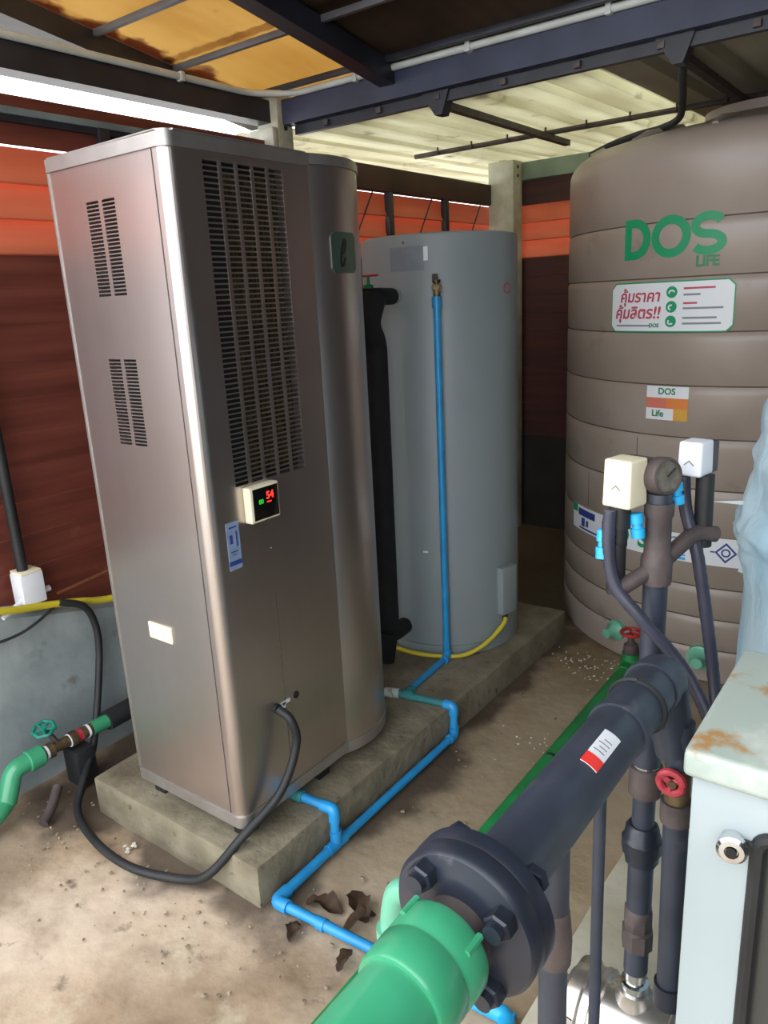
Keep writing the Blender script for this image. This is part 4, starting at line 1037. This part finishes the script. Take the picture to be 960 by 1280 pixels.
for (dx, a) in ((.115, -38), (.115, -75), (.022, 20)):
    ra = R(a); q = pc+V((dx, 0, 0))+V((0, -cos(ra), -sin(ra)*-1))*.078
    bm = BM(); hexhead(bm, q, V((0, -cos(ra), sin(ra))), .011, .012); obj('plug', bm, K['chrome'], T)
bm = BM(); rings_axis(bm, pc+V((.215, 0, 0)), (1, 0, 0), [(0, .082), (.02, .084), (.24, .084), (.25, .075), (.27, .07)], 40); mo = obj('motor', bm, K['motor'], T)
for k in range(14):
    a = 2*pi*k/14; bm = BM(); q = pc+V((.235, cos(a)*.086, sin(a)*.086))
    box(bm, (-.095, -.002, -.008), (.095, .002, .008), M4=Matrix.Rotation(a+pi/2, 4, 'X')); bmesh.ops.translate(bm, verts=bm.verts, vec=q+V((.1, 0, 0))); obj('cooling_fin', bm, K['motor'], mo)
for x in (-.42, -.10):
    bm = BM(); box(bm, (x-.03, 1.10, .052), (x+.03, 1.25, .08), bev=.004); obj('foot', bm, K['pump'] if x < -.2 else K['motor'], T)

# ------------------------------------------------------------ control box, right edge
T = thing('control_box', (.1, .84, .2), 'pale grey green steel control box with rusty lid, right foreground', 'control box')
bx0, bx1, by0, by1, bz0, bz1 = -.170, .36, .732, .99, .22, 1.062
bm = BM(); box(bm, (bx0, by0, bz0), (bx1, by1, bz1), bev=.004); bd_ = obj('box_body', bm, K['box'], T)
bc = BM(); box(bc, (-.105, by0-.02, bz0+.06), (.30, by0+.03, 1.012), bev=.012); cut(bd_, bc)
bm = BM(); box(bm, (-.178, .722, 1.056), (.366, .994, 1.088), bev=.008, seg=3); obj('lid', bm, K['boxtop'], T, label='rain lid with rust along its front edge')
bm = BM(); box(bm, (-.104, by0+.012, bz0+.062), (.299, by0+.016, 1.010)); obj('door_window', bm, K['window'], T)
bm = BM(); ring = fillet([(-.102, by0-.001, .35), (-.102, by0-.001, 1.010), (.297, by0-.001, 1.010), (.297, by0-.001, bz0+.063), (-.102, by0-.001, bz0+.063), (-.102, by0-.001, .36)], .018)
tube(bm, ring, .0075, 8); obj('gasket', bm, K['rubber'], T)
bm = BM(); rings_axis(bm, (-.126, by0+.002, .994), (.15, -1, .05), [(0, .012), (.012, .012), (.014, .015), (.022, .015), (.025, .012), (.0255, .007), (.0235, .006)], 24); lk = obj('lock', bm, K['chrome'], T)
bm = BM(); cyl(bm, (-.1225, by0-.0225, .995), (-.1225, by0-.0236, .995), .0055, 12); obj('keyway', bm, K['dark'], lk)
bm = BM(); box(bm, (-.116, by0-.006, .985), (-.098, by0-.001, 1.001), bev=.002); obj('latch', bm, K['rubber'], lk)
for (x, y) in ((bx0+.03, by0+.04), (bx1-.03, by0+.04), (bx0+.03, by1-.04), (bx1-.03, by1-.04)):
    bm = BM(); box(bm, (x-.018, y-.018, 0), (x+.018, y+.018, bz0+.002), bev=.002); obj('leg', bm, K['box'], T)

# ------------------------------------------------------------ film wrapped filter vessel, right edge
T = thing('wrapped_filter_vessel', (-.03, 1.52, .05), 'tall vessel wrapped in crinkled pale blue plastic film, at the right edge', 'vessel')
bm = BM(); prof = [(.20, .055), (.245, .08), (.25, .8), (.245, 1.0), (.262, 1.08), (.272, 1.12), (.252, 1.16), (.245, 1.24), (.238, 1.30), (.225, 1.40), (.19, 1.47), (.10, 1.51), (.001, 1.52)]
P_ = []
for (r0, z0), (r1, z1_) in zip(prof, prof[1:]):
    for k in range(6): P_.append((r0+(r1-r0)*k/6, z0+(z1_-z0)*k/6))
P_.append(prof[-1]); lathe(bm, (-.03, 1.52, 0), P_, 72)
for v in bm.verts:
    d = V((v.co.x+.03, v.co.y-1.52, 0)); 
    if d.length > .02:
        k = mn.noise(V((v.co.x*30, v.co.y*30, v.co.z*5)))*.006+abs(mn.noise(V((v.co.x*10, v.co.y*10, v.co.z*26))))*.014*(1 if v.co.z > .95 else .3)
        v.co += d.normalized()*k
obj('plastic_film', bm, K['film'], T, smooth=80)
def flap(pts, label=None):
    bm = BM(); vs = [bm.verts.new(p) for p in pts]; vs2 = [bm.verts.new(V(p)+V((.0, .0015, 0))) for p in pts]; n = len(pts)
    bm.faces.new(vs); bm.faces.new(vs2[::-1])
    for k in range(n): bm.faces.new((vs[k], vs2[k], vs2[(k+1) % n], vs[(k+1) % n]))
    obj('torn_flap', bm, K['filmw'], T, smooth=0)
flap([(-.255, 1.45, 1.12), (-.278, 1.44, 1.115), (-.280, 1.445, 1.085), (-.278, 1.44, 1.05), (-.275, 1.44, 1.035), (-.25, 1.45, 1.06)])
flap([(-.25, 1.45, 1.17), (-.28, 1.44, 1.166), (-.335, 1.44, 1.158), (-.28, 1.44, 1.158), (-.25, 1.45, 1.14)])
flap([(-.25, 1.45, 1.045), (-.276, 1.44, 1.07), (-.276, 1.44, 1.05), (-.28, 1.44, 1.03), (-.25, 1.45, 1.02)])

# ------------------------------------------------------------ black hose hanging from the navy beam to the tank top
bm = BM(); tube(bm, spline([(-.80, 2.70, 2.20), (-.83, 2.8, 2.18), (-.871, 2.95, 2.155), (-.93, 3.12, 2.128), (-1.02, 3.2, 2.118), (-1.12, 3.24, 2.116), (-1.245, 3.3, 2.106), (-1.36, 3.36, 2.088)]), .013, 12)
bm2 = bm; tag(obj('black_hose', bm2, K['rubber']), 'black hose hanging from the navy beam onto the shoulder of the tan tank', 'hose')

# ------------------------------------------------------------ leaves and litter
def leaf(x, y, L_, W_, yaw, curl, tilt):
    bm = BM(); n = 8; prev = None
    for i in range(n+1):
        t = i/n; wdt = W_*sin(pi*min(1, t*.95+.02))**.8*.5*(1+.25*sin(i*2.7+yaw))+.001
        zz = curl*sin(pi*t)*L_+.004; row = []
        for s_ in (-1, -.5, 0, .5, 1): row.append(bm.verts.new(((t-.5)*L_, s_*wdt, zz+abs(s_)*wdt*tilt+.45*wdt*sin(8*t+s_*2))))
        if prev:
            for k in range(4): bm.faces.new((prev[k], prev[k+1], row[k+1], row[k]))
        prev = row
    zmin = min(v.co.z for v in bm.verts)
    ex_ = bmesh.ops.solidify(bm, geom=bm.faces[:], thickness=.001)
    bmesh.ops.rotate(bm, verts=bm.verts, cent=(0, 0, 0), matrix=Matrix.Rotation(R(yaw), 3, 'Z'))
    bmesh.ops.translate(bm, verts=bm.verts, vec=(x, y, -zmin+.002))
    return bm
for (x, y, L_, W_, yaw, cu, ti, lab) in (
        (-1.172, 1.190, .11, .055, 12, .12, .5, 'dry brown leaf behind the blue pipe, nearest the plinth corner'),
        (-1.095, 1.24, .12, .055, -30, .12, .6, 'curled brown leaf behind the blue pipe, farthest back of the dry leaves'),
        (-1.06, 1.20, .10, .04, 70, .16, .7, 'narrow curled leaf behind the blue pipe, closest to the pale green elbow'),
        (-1.185, 1.085, .07, .03, -60, .10, .4, 'brown leaf in front of the blue pipe near its corner'),
        (-1.02, 1.09, .07, .03, 100, .12, .4, 'brown leaf in front of the blue pipe near the green socket')):
    tag(obj('dry_leaf', leaf(x, y, L_, W_, yaw, cu, ti), K['leaf'], smooth=60), lab, 'leaf', 'dry leaves by the blue pipe')
bm = BM()
random.seed(3)
def bit(bm, x, y, s):
    r = bmesh.ops.create_icosphere(bm, subdivisions=1, radius=s)['verts']
    for v in r: v.co.z *= .5; v.co += V((random.uniform(-1, 1), random.uniform(-1, 1), random.uniform(-.5, .5)))*s*.35
    bmesh.ops.translate(bm, verts=r, vec=(x, y, s*.2))
for k in range(280):
    if k % 3 == 0: x = random.gauss(-2.0, .22); y = random.gauss(1.0, .10)
    elif k % 3 == 1: x = random.uniform(-1.9, -.7); y = 1.02+random.gauss(0, .08)-.1*(x < -1.3)
    else: x = random.uniform(-1.25, -.65); y = random.uniform(1.2, 3.0)
    if -2.08 < x < -1.3 and y > 1.05: continue
    if x < -2.35: continue
    bit(bm, x, y, random.uniform(.002, .0065))
obj('grit', bm, K['grit'], loc=(0, 0, 0)); o = bpy.data.objects['grit']; o['kind'] = 'stuff'; tag(o, 'scattered grit and crumbs on the dirty concrete floor', 'grit')
bm = BM()
for k in range(110):
    c_ = random.choice([(-1.13, 2.86), (-1.13, 2.86), (-1.0, 2.75), (-.98, 2.2)]); bit(bm, c_[0]+random.gauss(0, .09), c_[1]+random.gauss(0, .06), random.uniform(.002, .0055))
for k in range(6): bit(bm, -1.80+random.gauss(0, .03), 1.045+random.gauss(0, .015), .007)
obj('litter', bm, K['litter'], loc=(0, 0, 0)); o = bpy.data.objects['litter']; o['kind'] = 'stuff'; tag(o, 'pale scraps of litter on the floor near the plinth', 'litter')
bm = leaf(-.905, 1.085, .05, .02, 20, .2, .3); tag(obj('red_scrap', bm, K['redm']), 'small reddish scrap on the floor beside the blue pipe', 'scrap')
